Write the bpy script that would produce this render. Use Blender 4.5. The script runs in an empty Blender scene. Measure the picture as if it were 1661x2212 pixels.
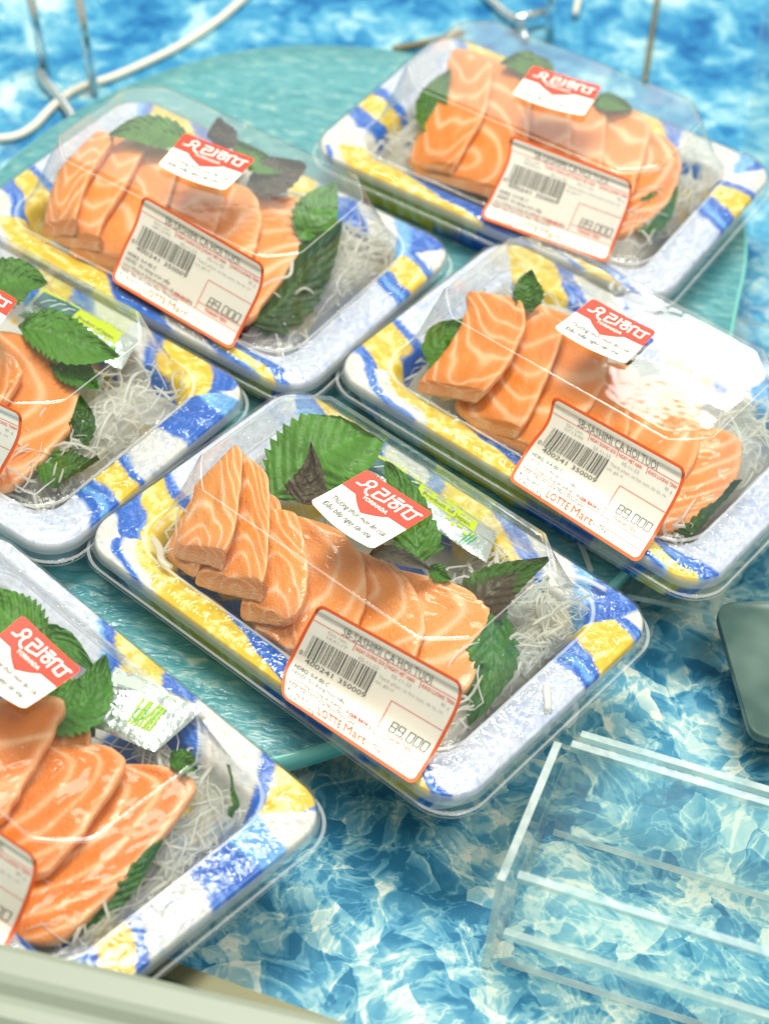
import bpy, math, random
import numpy as np
from mathutils import Matrix, Vector

# ------------------------------------------------------------------ camera, world, lamps
sc = bpy.context.scene
COL = sc.collection
TH, ROLL, LENS = math.radians(45.801), math.radians(5.2219), 73.83
CAM = np.array([0.0, 0.0, 0.6551])
FW = np.array([0, math.cos(TH), -math.sin(TH)]); RT0 = np.array([1.0, 0, 0]); UP0 = np.cross(RT0, FW)
RT = math.cos(ROLL)*RT0 + math.sin(ROLL)*UP0
UP = -math.sin(ROLL)*RT0 + math.cos(ROLL)*UP0
FPX = LENS/36*2212

cd = bpy.data.cameras.new('camera'); cam = bpy.data.objects.new('camera', cd); COL.objects.link(cam)
cam.matrix_world = Matrix(((RT[0], UP[0], -FW[0], CAM[0]), (RT[1], UP[1], -FW[1], CAM[1]),
                           (RT[2], UP[2], -FW[2], CAM[2]), (0, 0, 0, 1)))
cd.sensor_fit = 'VERTICAL'; cd.sensor_height = 36; cd.sensor_width = 27; cd.lens = LENS
cd.clip_start = 0.02; cd.clip_end = 50
cd.dof.use_dof = True; cd.dof.focus_distance = 0.845; cd.dof.aperture_fstop = 8.0
sc.camera = cam

w = bpy.data.worlds.new('World'); sc.world = w; w.use_nodes = True
bg = w.node_tree.nodes['Background']; bg.inputs[0].default_value = (0.99, 1.0, 0.87, 1); bg.inputs[1].default_value = 0.70

def area(name, loc, target, sx, sy, power, color=(1, 1, 1)):
    l = bpy.data.lights.new(name, 'AREA'); l.shape = 'RECTANGLE'; l.size = sx; l.size_y = sy
    l.energy = power; l.color = color
    o = bpy.data.objects.new(name, l); COL.objects.link(o); o.location = loc
    d = Vector(target) - Vector(loc)
    o.rotation_euler = d.to_track_quat('-Z', 'Y').to_euler()
    return o
area('ceiling_lamp_main', (-0.10, .98, 1.75), (0, .7, 0), .95, .36, 43, (1, .97, .90))
area('ceiling_lamp_glare', (0.61, 2.93, 2.0), (.61, 2.93, 0), .44, .36, 6.2, (1, 1, 1))
area('ceiling_bounce_far', (0.0, 3.95, 2.0), (0.0, 3.95, 0), 2.6, 1.5, 26, (.93, 1, .98))  # added area light, stands in for ceiling bounce mirrored in the lids
area('fill_light_near', (0.5, -0.1, 1.9), (0, .7, 0), .9, .5, 20, (1, .97, .90))  # added fill from the camera side, brightens the front-facing labels

sc.render.engine = 'CYCLES'
cy = sc.cycles
cy.max_bounces = 12; cy.transparent_max_bounces = 32; cy.diffuse_bounces = 3; cy.glossy_bounces = 3
cy.transmission_bounces = 4; cy.caustics_reflective = False; cy.caustics_refractive = False
cy.sample_clamp_indirect = 6
try:
    cy.use_denoising = True; cy.denoiser = 'OPENIMAGEDENOISE'
except Exception:
    pass
sc.view_settings.view_transform = 'Standard'
try: sc.view_settings.look = 'None'
except Exception: pass
sc.view_settings.exposure = -0.31; sc.view_settings.gamma = 1.0

# ------------------------------------------------------------------ measuring helpers
def un(p, z):
    """pixel of the 1661x2212 photo + height above the glass -> world point"""
    p = np.atleast_2d(np.asarray(p, float)); z = np.broadcast_to(np.asarray(z, float), (len(p),))
    d = FW*FPX + (p[:, 0:1]-830.5)*RT - (p[:, 1:2]-1106.0)*UP
    t = (z-CAM[2])/d[:, 2]
    return CAM + d*t[:, None]

def crop(pts, ox, oy, s):
    return [(ox+a*s, oy+b*s) for a, b in pts]

def _h(ix, iy, seed):
    n = (ix*374761393 + iy*668265263 + seed*1442695041) & 0xffffffff
    n = ((n ^ (n >> 13))*1274126177) & 0xffffffff
    return ((n ^ (n >> 16)) & 0xffff)/65535.0
def vnoise(x, y, seed=0):
    x = np.asarray(x, float); y = np.asarray(y, float)
    ix = np.floor(x).astype(np.int64); iy = np.floor(y).astype(np.int64)
    fx = x-ix; fy = y-iy; fx = fx*fx*(3-2*fx); fy = fy*fy*(3-2*fy)
    return (_h(ix, iy, seed)*(1-fx)*(1-fy)+_h(ix+1, iy, seed)*fx*(1-fy)
            + _h(ix, iy+1, seed)*(1-fx)*fy+_h(ix+1, iy+1, seed)*fx*fy)
def fbm(x, y, seed=0, o=4):
    r = 0; a = .5; t = 0
    for i in range(o):
        r = r+a*vnoise(x*2**i, y*2**i, seed+i*17); t += a; a *= .5
    return r/t
def sstep(a, b, x):
    t = np.clip((x-a)/(b-a), 0, 1); return t*t*(3-2*t)

def resample(poly, n):
    P = np.asarray(poly, float)
    if len(P) > 2:                                   # Catmull-Rom
        Q = np.vstack([2*P[0]-P[1], P, 2*P[-1]-P[-2]]); out = []
        for i in range(1, len(Q)-2):
            for t in np.linspace(0, 1, 12, endpoint=False):
                a, b, c, d = Q[i-1], Q[i], Q[i+1], Q[i+2]
                out.append(.5*((2*b)+(-a+c)*t+(2*a-5*b+4*c-d)*t*t+(-a+3*b-3*c+d)*t**3))
        out.append(P[-1]); P = np.array(out)
    s = np.r_[0, np.cumsum(np.hypot(*np.diff(P, axis=0).T[:2]))]
    u = np.linspace(0, s[-1], n)
    return np.stack([np.interp(u, s, P[:, k]) for k in range(P.shape[1])], 1)

# ------------------------------------------------------------------ mesh helpers
def link(o, parent=None):
    COL.objects.link(o)
    if parent is not None: o.parent = parent
    return o

def mesh(name, V, F, mats, parent=None, smooth=True, colors=None, fmat=None, origin=None, uv=None):
    V = np.asarray(V, float)
    if origin is None and parent is None:
        origin = np.array([V[:, 0].mean(), V[:, 1].mean(), V[:, 2].min()])
    if origin is not None and parent is None: V = V-origin
    me = bpy.data.meshes.new(name)
    me.from_pydata(V.tolist(), [], [tuple(int(i) for i in f) for f in F])
    if not isinstance(mats, (list, tuple)): mats = [mats]
    for m in mats: me.materials.append(m)
    if fmat is not None: me.polygons.foreach_set('material_index', np.asarray(fmat, np.int32))
    me.polygons.foreach_set('use_smooth', np.full(len(me.polygons), bool(smooth)))
    if colors is not None:
        a = me.color_attributes.new('Col', 'FLOAT_COLOR', 'POINT')
        c = np.ones((len(V), 4)); c[:, :colors.shape[1]] = colors
        a.data.foreach_set('color', c.ravel())
    me.update()
    o = bpy.data.objects.new(name, me)
    if origin is not None and parent is None: o.location = origin
    return link(o, parent)

def tag(o, label=None, cat=None, group=None, kind=None):
    if label: o['label'] = label
    if cat: o['category'] = cat
    if group: o['group'] = group
    if kind: o['kind'] = kind
    return o

def grid_faces(nu, nv, wrap_u=False, base=0):
    F = []
    for j in range(nv-1):
        for i in range(nu if wrap_u else nu-1):
            i2 = (i+1) % nu
            F.append((base+j*nu+i, base+j*nu+i2, base+(j+1)*nu+i2, base+(j+1)*nu+i))
    return F

def tube(path, r, n=10, flat=1.0, close=True):
    P = np.asarray(path, float); m = len(P)
    r = np.broadcast_to(np.asarray(r, float), (m,))
    T = np.gradient(P, axis=0); T /= np.linalg.norm(T, axis=1)[:, None]+1e-12
    ref = np.array([0, 0, 1.0])
    if abs(T[0] @ ref) > .9: ref = np.array([1.0, 0, 0])
    V = []
    A = np.cross(T[0], ref); A /= np.linalg.norm(A)
    for k in range(m):
        A = A-(A@T[k])*T[k]; A /= np.linalg.norm(A)+1e-12
        B = np.cross(T[k], A)
        for i in range(n):
            a = 2*math.pi*i/n
            V.append(P[k]+r[k]*(math.cos(a)*A+flat*math.sin(a)*B))
    F = grid_faces(n, m, True)
    if close: F += [tuple(range(n))[::-1], tuple((m-1)*n+i for i in range(n))]
    return np.array(V), F

def join(parts):
    V = []; F = []; b = 0
    for v, f in parts:
        V.append(np.asarray(v)); F += [tuple(i+b for i in q) for q in f]; b += len(v)
    return np.vstack(V), F

def box(c, s, rot=0.0):
    x, y, z = np.array(s)/2
    V = np.array([(a*x, b*y, d*z) for a in (-1, 1) for b in (-1, 1) for d in (-1, 1)])
    R = np.array([[math.cos(rot), -math.sin(rot), 0], [math.sin(rot), math.cos(rot), 0], [0, 0, 1]])
    F = [(0, 1, 3, 2), (4, 6, 7, 5), (0, 4, 5, 1), (2, 3, 7, 6), (0, 2, 6, 4), (1, 5, 7, 3)]
    return V@R.T+np.array(c), F

# ------------------------------------------------------------------ materials
def mat(name):
    m = bpy.data.materials.new(name); m.use_nodes = True
    nt = m.node_tree; return m, nt, nt.nodes['Principled BSDF'], nt.nodes['Material Output']
def N(nt, t, **kw):
    n = nt.nodes.new(t)
    for k, v in kw.items(): setattr(n, k, v)
    return n
def setp(p, **kw):
    for k, v in kw.items():
        k = k.replace('_', ' ')
        if k in p.inputs: p.inputs[k].default_value = v
def noise(nt, scale, detail=4, rough=.55, dist=0, coord='Object', vec=None):
    n = N(nt, 'ShaderNodeTexNoise'); n.inputs['Scale'].default_value = scale
    n.inputs['Detail'].default_value = detail; n.inputs['Roughness'].default_value = rough
    n.inputs['Distortion'].default_value = dist
    if vec is None:
        tc = N(nt, 'ShaderNodeTexCoord'); vec = tc.outputs[coord]
    nt.links.new(vec, n.inputs['Vector']); return n
def bump(nt, h, dist, strength, target):
    b = N(nt, 'ShaderNodeBump'); b.inputs['Distance'].default_value = dist; b.inputs['Strength'].default_value = strength
    nt.links.new(h, b.inputs['Height']); nt.links.new(b.outputs[0], target); return b
def math_(nt, op, a, b=None, c=None, clamp=False):
    m = N(nt, 'ShaderNodeMath', operation=op); m.use_clamp = clamp
    for i, x in enumerate((a, b, c)):
        if x is None: continue
        if isinstance(x, (int, float)): m.inputs[i].default_value = x
        else: nt.links.new(x, m.inputs[i])
    return m.outputs[0]
def ramp(nt, fac, stops, interp='LINEAR'):
    r = N(nt, 'ShaderNodeValToRGB'); r.color_ramp.interpolation = interp
    e = r.color_ramp.elements
    while len(e) < len(stops): e.new(.5)
    for k, (p, c) in enumerate(stops):
        e[k].position = p; e[k].color = (*c, 1) if len(c) == 3 else c
    nt.links.new(fac, r.inputs[0]); return r.outputs[0]
def mixc(nt, f, a, b, mode='MIX'):
    m = N(nt, 'ShaderNodeMix', data_type='RGBA', blend_type=mode)
    for i, x in ((0, f), (6, a), (7, b)):
        if isinstance(x, (int, float)): m.inputs[i].default_value = x
        elif isinstance(x, tuple): m.inputs[i].default_value = (*x, 1)
        else: nt.links.new(x, m.inputs[i])
    return m.outputs[2]
def plain(name, col, rough=.5, metal=0, **kw):
    m, nt, p, o = mat(name); setp(p, Base_Color=(*col, 1), Roughness=rough, Metallic=metal, **kw); return m

def clear_sheet(name, tint=(1, 1, 1), r0=.07, rough=.03, wav=.0006, wscale=45, power=4.0, strength=.6, crease=False):
    """thin clear plastic: straight-through transparency plus a facing-dependent mirror layer"""
    m, nt, p, out = mat(name); nt.nodes.remove(p)
    tr = N(nt, 'ShaderNodeBsdfTransparent'); tr.inputs[0].default_value = (*tint, 1)
    gl = N(nt, 'ShaderNodeBsdfGlossy'); gl.inputs['Roughness'].default_value = rough
    lw = N(nt, 'ShaderNodeLayerWeight'); lw.inputs['Blend'].default_value = .5
    n = noise(nt, wscale, 3, .5)
    b1 = bump(nt, n.outputs['Fac'], wav, strength, gl.inputs['Normal'])
    if crease:                                        # short drawn creases where the sheet was stretched over the walls
        tc = N(nt, 'ShaderNodeTexCoord'); mp = N(nt, 'ShaderNodeMapping'); mp.inputs['Scale'].default_value = (1, 1, .18); nt.links.new(tc.outputs['Object'], mp.inputs[0])
        n2 = noise(nt, 210, 3, .6, .4, vec=mp.outputs[0]); sz = N(nt, 'ShaderNodeSeparateXYZ'); nt.links.new(tc.outputs['Object'], sz.inputs[0])
        low = N(nt, 'ShaderNodeMapRange'); low.inputs[1].default_value = .060; low.inputs[2].default_value = .050; nt.links.new(sz.outputs[2], low.inputs[0])
        b2 = N(nt, 'ShaderNodeBump'); b2.inputs['Distance'].default_value = .0011
        nt.links.new(n2.outputs['Fac'], b2.inputs['Height']); nt.links.new(low.outputs[0], b2.inputs['Strength']); nt.links.new(b1.outputs[0], b2.inputs['Normal']); nt.links.new(b2.outputs[0], gl.inputs['Normal'])
    f = math_(nt, 'POWER', lw.outputs['Facing'], power)
    f = math_(nt, 'MULTIPLY_ADD', f, .85, r0, True)
    mx = N(nt, 'ShaderNodeMixShader')
    nt.links.new(f, mx.inputs[0]); nt.links.new(tr.outputs[0], mx.inputs[1]); nt.links.new(gl.outputs[0], mx.inputs[2])
    nt.links.new(mx.outputs[0], out.inputs[0]); return m

M = {}
M['lid'] = clear_sheet('lid_plastic', (.975, .985, .98), .085, .06, .0005, 38, crease=True)
def lid_edge():
    m, nt, p, out = mat('lid_fold'); setp(p, Base_Color=(.85, .9, .9, 1), Roughness=.12, Specular_IOR_Level=1.0)  # pale half-clear colour stands in for highlights along the folds
    tr = N(nt, 'ShaderNodeBsdfTransparent'); mx = N(nt, 'ShaderNodeMixShader'); mx.inputs[0].default_value = .32
    nt.links.new(tr.outputs[0], mx.inputs[1]); nt.links.new(p.outputs[0], mx.inputs[2]); nt.links.new(mx.outputs[0], out.inputs[0])
    return m
M['fold'] = lid_edge()

def vcol(name, rough, bumps=(), sss=0, spec=.5, coat=0, transl=0, rad=(.006, .002, .001)):
    m, nt, p, out = mat(name); a = N(nt, 'ShaderNodeVertexColor', layer_name='Col')
    nt.links.new(a.outputs[0], p.inputs['Base Color'])
    setp(p, Roughness=rough, Specular_IOR_Level=spec, Coat_Weight=coat, Coat_Roughness=.08)
    if sss:
        setp(p, Subsurface_Weight=sss, Subsurface_Scale=1.0); p.inputs['Subsurface Radius'].default_value = rad
    h = None
    for sc_, amt, det in bumps:
        n = noise(nt, sc_, det); v = math_(nt, 'MULTIPLY', n.outputs['Fac'], amt)
        h = v if h is None else math_(nt, 'ADD', h, v)
    if h is not None: bump(nt, h, .001, 1.0, p.inputs['Normal'])
    if transl:
        t = N(nt, 'ShaderNodeBsdfTranslucent'); nt.links.new(a.outputs[0], t.inputs[0])
        mx = N(nt, 'ShaderNodeMixShader'); mx.inputs[0].default_value = transl
        nt.links.new(p.outputs[0], mx.inputs[1]); nt.links.new(t.outputs[0], mx.inputs[2]); nt.links.new(mx.outputs[0], out.inputs[0])
    return m
M['tray'] = vcol('printed_tray', .38, [(250, .12, 3)], spec=.35, coat=.12)
M['salmon'] = vcol('salmon_flesh', .30, [(110, .6, 2), (1100, .62, 2)], sss=.16, spec=.4, coat=.28)
M['leaf'] = vcol('shiso_leaf', .42, [(500, .5, 3)], spec=.45, transl=.25)
def daikon():
    m, nt, p, out = mat('daikon'); setp(p, Base_Color=(.93, .93, .86, 1), Roughness=.22)
    tl = N(nt, 'ShaderNodeBsdfTranslucent'); tl.inputs[0].default_value = (.93, .93, .88, 1)
    m0 = N(nt, 'ShaderNodeMixShader'); m0.inputs[0].default_value = .45
    nt.links.new(p.outputs[0], m0.inputs[1]); nt.links.new(tl.outputs[0], m0.inputs[2])
    tr = N(nt, 'ShaderNodeBsdfTransparent'); tr.inputs[0].default_value = (.98, .98, .97, 1)
    mx = N(nt, 'ShaderNodeMixShader'); mx.inputs[0].default_value = .58
    nt.links.new(tr.outputs[0], mx.inputs[1]); nt.links.new(m0.outputs[0], mx.inputs[2]); nt.links.new(mx.outputs[0], out.inputs[0])
    return m
M['daikon'] = daikon()
M['paper'] = plain('label_paper', (.96, .93, .83), .55)
M['orange'] = plain('label_border', (.86, .135, .03), .45)
M['red'] = plain('red_print', (.80, .06, .03), .45)
M['sred'] = plain('sticker_red', (.84, .06, .03), .4)
M['ink'] = plain('black_ink', (.075, .095, .085), .5)
M['grey'] = plain('faint_ink', (.45, .44, .40), .5)
M['white'] = plain('white_print', (.92, .90, .84), .45)

def ice_mat():
    m, nt, p, out = mat('ice_print'); setp(p, Roughness=.5, Specular_IOR_Level=.15)
    tc = N(nt, 'ShaderNodeTexCoord')
    w1 = noise(nt, 9, 3, .6, 0, vec=tc.outputs['Object'])
    add = N(nt, 'ShaderNodeMix', data_type='VECTOR'); add.inputs[0].default_value = .035
    nt.links.new(tc.outputs['Object'], add.inputs[4]); nt.links.new(w1.outputs['Color'], add.inputs[5])
    w2 = noise(nt, 55, 3, .6, 0, vec=add.outputs[1])
    add2 = N(nt, 'ShaderNodeMix', data_type='VECTOR'); add2.inputs[0].default_value = .008
    nt.links.new(add.outputs[1], add2.inputs[4]); nt.links.new(w2.outputs['Color'], add2.inputs[5])
    vec = add2.outputs[1]
    def vor(scale, feat):
        v = N(nt, 'ShaderNodeTexVoronoi', feature=feat); v.inputs['Scale'].default_value = scale
        nt.links.new(vec, v.inputs['Vector']); return v
    c1 = vor(25, 'F1'); e1 = vor(25, 'DISTANCE_TO_EDGE'); c2 = vor(66, 'F1'); e2 = vor(66, 'DISTANCE_TO_EDGE')
    sp = N(nt, 'ShaderNodeSeparateColor'); nt.links.new(c1.outputs['Color'], sp.inputs[0])
    sp2 = N(nt, 'ShaderNodeSeparateColor'); nt.links.new(c2.outputs['Color'], sp2.inputs[0])
    st = noise(nt, 30, 5, .6, .9, vec=vec)                         # clouding inside the cubes
    st2 = noise(nt, 110, 4, .65, .5, vec=vec)
    f = math_(nt, 'MULTIPLY', sp.outputs[0], .22)
    f = math_(nt, 'MULTIPLY_ADD', sp2.outputs[1], .20, f)
    def facet(v, k, f):
        a = N(nt, 'ShaderNodeVectorMath', operation='SUBTRACT'); nt.links.new(vec, a.inputs[0]); nt.links.new(v.outputs['Position'], a.inputs[1])
        b = N(nt, 'ShaderNodeVectorMath', operation='SUBTRACT'); nt.links.new(v.outputs['Color'], b.inputs[0]); b.inputs[1].default_value = (.5, .5, .5)
        d = N(nt, 'ShaderNodeVectorMath', operation='DOT_PRODUCT'); nt.links.new(a.outputs[0], d.inputs[0]); nt.links.new(b.outputs[0], d.inputs[1])
        return math_(nt, 'MULTIPLY_ADD', d.outputs['Value'], k, f)
    f = facet(c1, 20, f); f = facet(c2, 44, f); f = math_(nt, 'ADD', f, .23)
    wsp = noise(nt, 24, 4, .58, 1.3, vec=vec)                       # thin pale wisps
    wr = ramp(nt, wsp.outputs['Fac'], [(.44, (0,)*3), (.48, (.30,)*3), (.515, (.30,)*3), (.55, (0,)*3)])
    f = math_(nt, 'ADD', f, wr)
    ws2 = noise(nt, 50, 3, .55, 1.0, vec=vec)
    wr2 = ramp(nt, ws2.outputs['Fac'], [(.46, (0,)*3), (.49, (.22,)*3), (.50, (.22,)*3), (.53, (0,)*3)])
    f = math_(nt, 'ADD', f, wr2)
    f = math_(nt, 'MULTIPLY_ADD', st.outputs['Fac'], .70, f)
    f = math_(nt, 'MULTIPLY_ADD', st2.outputs['Fac'], .45, f)
    f = math_(nt, 'SUBTRACT', f, .70)
    ed = ramp(nt, e1.outputs['Distance'], [(0, (.34,)*3), (.05, (.24,)*3), (.06, (0,)*3)])
    big = noise(nt, 26, 3, vec=vec)
    gate = ramp(nt, big.outputs['Fac'], [(.50, (0,)*3), (.60, (1,)*3)])
    f = math_(nt, 'ADD', f, math_(nt, 'MULTIPLY', ed, gate))
    ed2 = ramp(nt, e2.outputs['Distance'], [(0, (.20,)*3), (.045, (.16,)*3), (.055, (0,)*3)])
    gate2 = ramp(nt, st2.outputs['Fac'], [(.50, (0,)*3), (.60, (1,)*3)])
    f = math_(nt, 'ADD', f, math_(nt, 'MULTIPLY', ed2, gate2))
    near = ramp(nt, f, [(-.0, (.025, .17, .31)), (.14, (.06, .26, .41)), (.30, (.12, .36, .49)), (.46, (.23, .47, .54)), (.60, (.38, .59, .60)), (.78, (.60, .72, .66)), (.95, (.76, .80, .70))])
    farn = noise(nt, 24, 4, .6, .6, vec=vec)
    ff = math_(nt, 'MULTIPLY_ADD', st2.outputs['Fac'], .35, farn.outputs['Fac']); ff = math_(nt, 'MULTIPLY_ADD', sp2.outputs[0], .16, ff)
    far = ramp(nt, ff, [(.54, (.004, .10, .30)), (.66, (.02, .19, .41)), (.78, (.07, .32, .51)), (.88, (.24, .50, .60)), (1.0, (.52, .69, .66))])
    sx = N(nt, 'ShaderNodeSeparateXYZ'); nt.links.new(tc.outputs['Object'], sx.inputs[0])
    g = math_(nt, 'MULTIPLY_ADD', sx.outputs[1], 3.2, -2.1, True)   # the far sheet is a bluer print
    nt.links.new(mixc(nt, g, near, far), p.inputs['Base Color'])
    return m
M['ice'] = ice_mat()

def plate_mat():
    m, nt, p, out = mat('teal_glass'); setp(p, Roughness=.12, Specular_IOR_Level=.7)
    tc = N(nt, 'ShaderNodeTexCoord'); mp = N(nt, 'ShaderNodeMapping'); mp.inputs['Scale'].default_value = (1, 2.4, 1); mp.inputs['Rotation'].default_value = (0, 0, .5)
    nt.links.new(tc.outputs['Object'], mp.inputs[0])
    n1 = noise(nt, 95, 4, .55, .6, vec=mp.outputs[0]); n2 = noise(nt, 14, 3, .5, 0, vec=tc.outputs['Object'])
    c = ramp(nt, n1.outputs['Fac'], [(.28, (.075, .30, .35)), (.46, (.12, .38, .43)), (.60, (.20, .48, .50)), (.72, (.55, .72, .58))])  # palest stop paints yellowish highlights into the ripples
    c2 = mixc(nt, math_(nt, 'MULTIPLY', n2.outputs['Fac'], .35), c, (.10, .42, .42))
    nt.links.new(c2, p.inputs['Base Color'])
    bump(nt, n1.outputs['Fac'], .0022, .8, p.inputs['Normal'])
    tr = N(nt, 'ShaderNodeBsdfTransparent'); tr.inputs[0].default_value = (.35, .85, .82, 1)
    mx = N(nt, 'ShaderNodeMixShader'); mx.inputs[0].default_value = .74
    nt.links.new(tr.outputs[0], mx.inputs[1]); nt.links.new(p.outputs[0], mx.inputs[2]); nt.links.new(mx.outputs[0], out.inputs[0])
    return m
M['plate'] = plate_mat()
M['plate_edge'] = plain('teal_glass_edge', (.20, .58, .52), .10)
M['acrylic'] = clear_sheet('clear_acrylic', (.95, .985, .985), .05, .03, .0003, 12, 4.0, .4)
def acr_edge():
    m, nt, p, out = mat('acrylic_edge'); setp(p, Base_Color=(.80, .90, .86, 1), Roughness=.10, Specular_IOR_Level=1.0)  # pale teal colour stands in for light gathered in the edges
    n = noise(nt, 60, 3, .6)
    f = math_(nt, 'MULTIPLY_ADD', n.outputs['Fac'], 1.0, -.02, True)
    tr = N(nt, 'ShaderNodeBsdfTransparent'); tr.inputs[0].default_value = (.85, .97, .97, 1); mx = N(nt, 'ShaderNodeMixShader')
    nt.links.new(f, mx.inputs[0]); nt.links.new(tr.outputs[0], mx.inputs[1]); nt.links.new(p.outputs[0], mx.inputs[2]); nt.links.new(mx.outputs[0], out.inputs[0])
    return m
M['aedge'] = acr_edge()
M['chrome'] = plain('chrome', (.75, .80, .80), .18, 1.0)
M['brass'] = plain('brass', (.28, .22, .10), .35, .9)
M['cord'] = plain('cream_cord', (.74, .72, .60), .5)
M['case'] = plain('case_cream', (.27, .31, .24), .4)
M['steel'] = plain('brushed_ledge', (.11, .11, .055), .4, .5)

# ------------------------------------------------------------------ the setting
V = [(-3, -1, -.03), (3, -1, -.03), (3, 5, -.03), (-3, 5, -.03)]
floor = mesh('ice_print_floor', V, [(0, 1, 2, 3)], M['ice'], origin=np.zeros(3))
tag(floor, 'counter surface printed with blue and white ice cubes', None, None, 'structure'); floor.name = 'display_counter_surface'

# teal textured glass platter, outline measured on the photo
def platter():
    edge = [(-.245, .66), (-.235, .76), (-.212, .85), (-.182, .908), (-.1525, .9434), (-.1185, .971), (-.0821, .988), (-.044, .9945), (-.0106, .993), (.05, .985), (.11, .962),
            (.150, .925), (.168, .885), (.170, .843), (.163, .80), (.152, .74), (.134, .675), (.103, .612), (.060, .560), (.028, .532), (-.0075, .5104), (-.034, .4975), (-.08, .482), (-.14, .478), (-.19, .50), (-.23, .56), (-.245, .66)]
    E_ = resample(edge, 161)[:-1]; n = len(E_); c = E_.mean(0)
    V = []; F = []; fm = []
    prof = [(0.0, .0, 0), (0.55, .0, 0), (.93, .0, 0), (.992, .0, 0), (1.0, -.0012, 1), (1.002, -.004, 1), (1.0, -.0095, 1), (.985, -.011, 1), (.5, -.011, 0), (0, -.011, 0)]
    for k, (s, z, mm) in enumerate(prof):
        for q in E_: V.append((*(c+(q-c)*max(s, 1e-3)), z))
        if k:
            f = grid_faces(n, 2, True, (k-1)*n); F += f; fm += [mm]*len(f)
    o = mesh('glass_platter', V, F, [M['plate'], M['plate_edge']], fmat=fm)
    tag(o, 'large round edged teal glass platter with rippled surface under the sashimi packs', 'platter')
platter()

# ------------------------------------------------------------------ sashimi pack: tray + lid
PL, PW = .200, .1314
def ring(a, b, c, k, n=48):
    """rounded rectangle half sizes a,b; corner c; k=1 arc, k=0 chamfer; 4 sides + 4 corners"""
    c = min(c, a-1e-5, b-1e-5); P = []
    for (sx, sy, a0) in ((1, -1, -90), (1, 1, 0), (-1, 1, 90), (-1, -1, 180)):
        cx, cy_ = sx*(a-c), sy*(b-c)
        m = n//4
        p0 = np.array([math.cos(math.radians(a0)), math.sin(math.radians(a0))])*c
        p1 = np.array([math.cos(math.radians(a0+90)), math.sin(math.radians(a0+90))])*c
        for i in range(m):
            t = i/(m-1); an = math.radians(a0+90*t)
            arc = np.array([math.cos(an), math.sin(an)])*c
            ch = p0*(1-t)+p1*t
            P.append(np.array([cx, cy_])+ch*(1-k)+arc*k)
    return np.array(P)

def paint(x, y, d, seed, shift):
    """watercolour print of the tray: bands of blue, yellow and white running across the rim"""
    X, Y, D = x*1000, y*1000, d*1000
    a, b = PL*500, PW*500
    # perimeter coordinate
    s = np.zeros_like(X)
    df, dr, db, dl = Y+b, a-X, b-Y, X+a
    m = np.argmin(np.stack([df, dr, db, dl]), 0)
    s = np.where(m == 0, X+a, np.where(m == 1, 2*a+Y+b, np.where(m == 2, 2*a+2*b+(a-X), 4*a+2*b+(b-Y))))
    wob = (fbm(X/26, Y/26, seed, 2)-.5)*32+(fbm(X/5, Y/5, seed+5)-.5)*3
    per = 4*(a+b)
    slope = np.where(m == 0, 2.0, np.where(m == 1, -.35, np.where(m == 2, .9, -.5)))
    q = (s+slope*D+wob*np.where(m == 1, .5, 1)+shift) % per
    W_, B_, Y_, L_, P_ = np.array([[.72, .715, .665], [.0, .105, .52], [.82, .53, .028], [.64, .68, .77], [.13, .38, .74]])
    seg = [(0, W_), (26, B_), (34, W_), (46, Y_), (112, B_), (144, W_), (166, B_), (173, P_), (176, Y_), (193, B_), (197, P_), (199, B_), (205, L_),
           (283, B_), (287, P_), (290, B_), (295, Y_), (311, B_), (317, W_), (343, B_), (366, P_), (378, W_), (402, B_), (416, Y_), (440, B_), (450, W_), (484, B_), (500, Y_), (524, B_), (530, P_), (534, L_),
           (610, B_), (618, Y_), (636, B_), (646, W_), (per, W_)]
    C = np.zeros((len(X), 3)); C[:] = W_
    for i in range(len(seg)-1):
        s0, c0 = seg[i]
        f = sstep(s0-.6, s0+.6, q)[:, None]
        C = C*(1-f)+c0*f
    # brush texture
    t = fbm(X/3.2+wob*.2, Y/3.2, seed+9)
    t2 = fbm(q/1.3, D/14+seed, seed+11, 3)
    yel = (C[:, 0] > .5) & (C[:, 2] < .3)
    C[yel] = C[yel]*(.62+.6*t[yel][:, None]*np.array([.8, 1.0, 1.0])+.06)+np.array([.05, .18, .26])*sstep(.52, .66, t[yel])[:, None]
    blu = C[:, 0] < .15
    C[blu] = C[blu]*(.75+.5*t2[blu][:, None])+np.array([.24, .32, .22])*sstep(.55, .80, t2[blu])[:, None]
    whi = C[:, 2] > .60
    C[whi] = C[whi]*(.70+.46*fbm(X/1.7, Y/1.7, seed+14)[whi][:, None])
    C[whi] = C[whi]*(1-np.array([.34, .24, .06])*sstep(.62, .80, t2[whi])[:, None])
    # pale fans with radiating folds
    for fx, fy in ((96, -30), (-98, 25), (99, 12)):
        r = np.hypot(X-fx, Y-fy); an = np.arctan2(Y-fy, X-fx)
        ray = .5+.5*np.cos(an*26)
        k = (whi & (r < 30))
        C[k] = C[k]*(1-.16*(ray[k][:, None])*np.array([1.0, .8, .25]))
    # bottom of the well: loose patches
    inn = sstep(24, 27, D)
    n1 = fbm(X/26+7, Y/26+3, seed+21); n2 = fbm(X/24, Y/24, seed+33)
    Wl = np.tile(W_*.97, (len(X), 1))
    f = sstep(.57, .60, n1)[:, None]; Wl = Wl*(1-f)+Y_*.95*f
    f = sstep(.58, .60, n2)[:, None]; Wl = Wl*(1-f)+B_*f
    k = inn[:, None]; C = C*(1-k)+Wl*k
    return np.clip(C, 0, 1)

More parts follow.
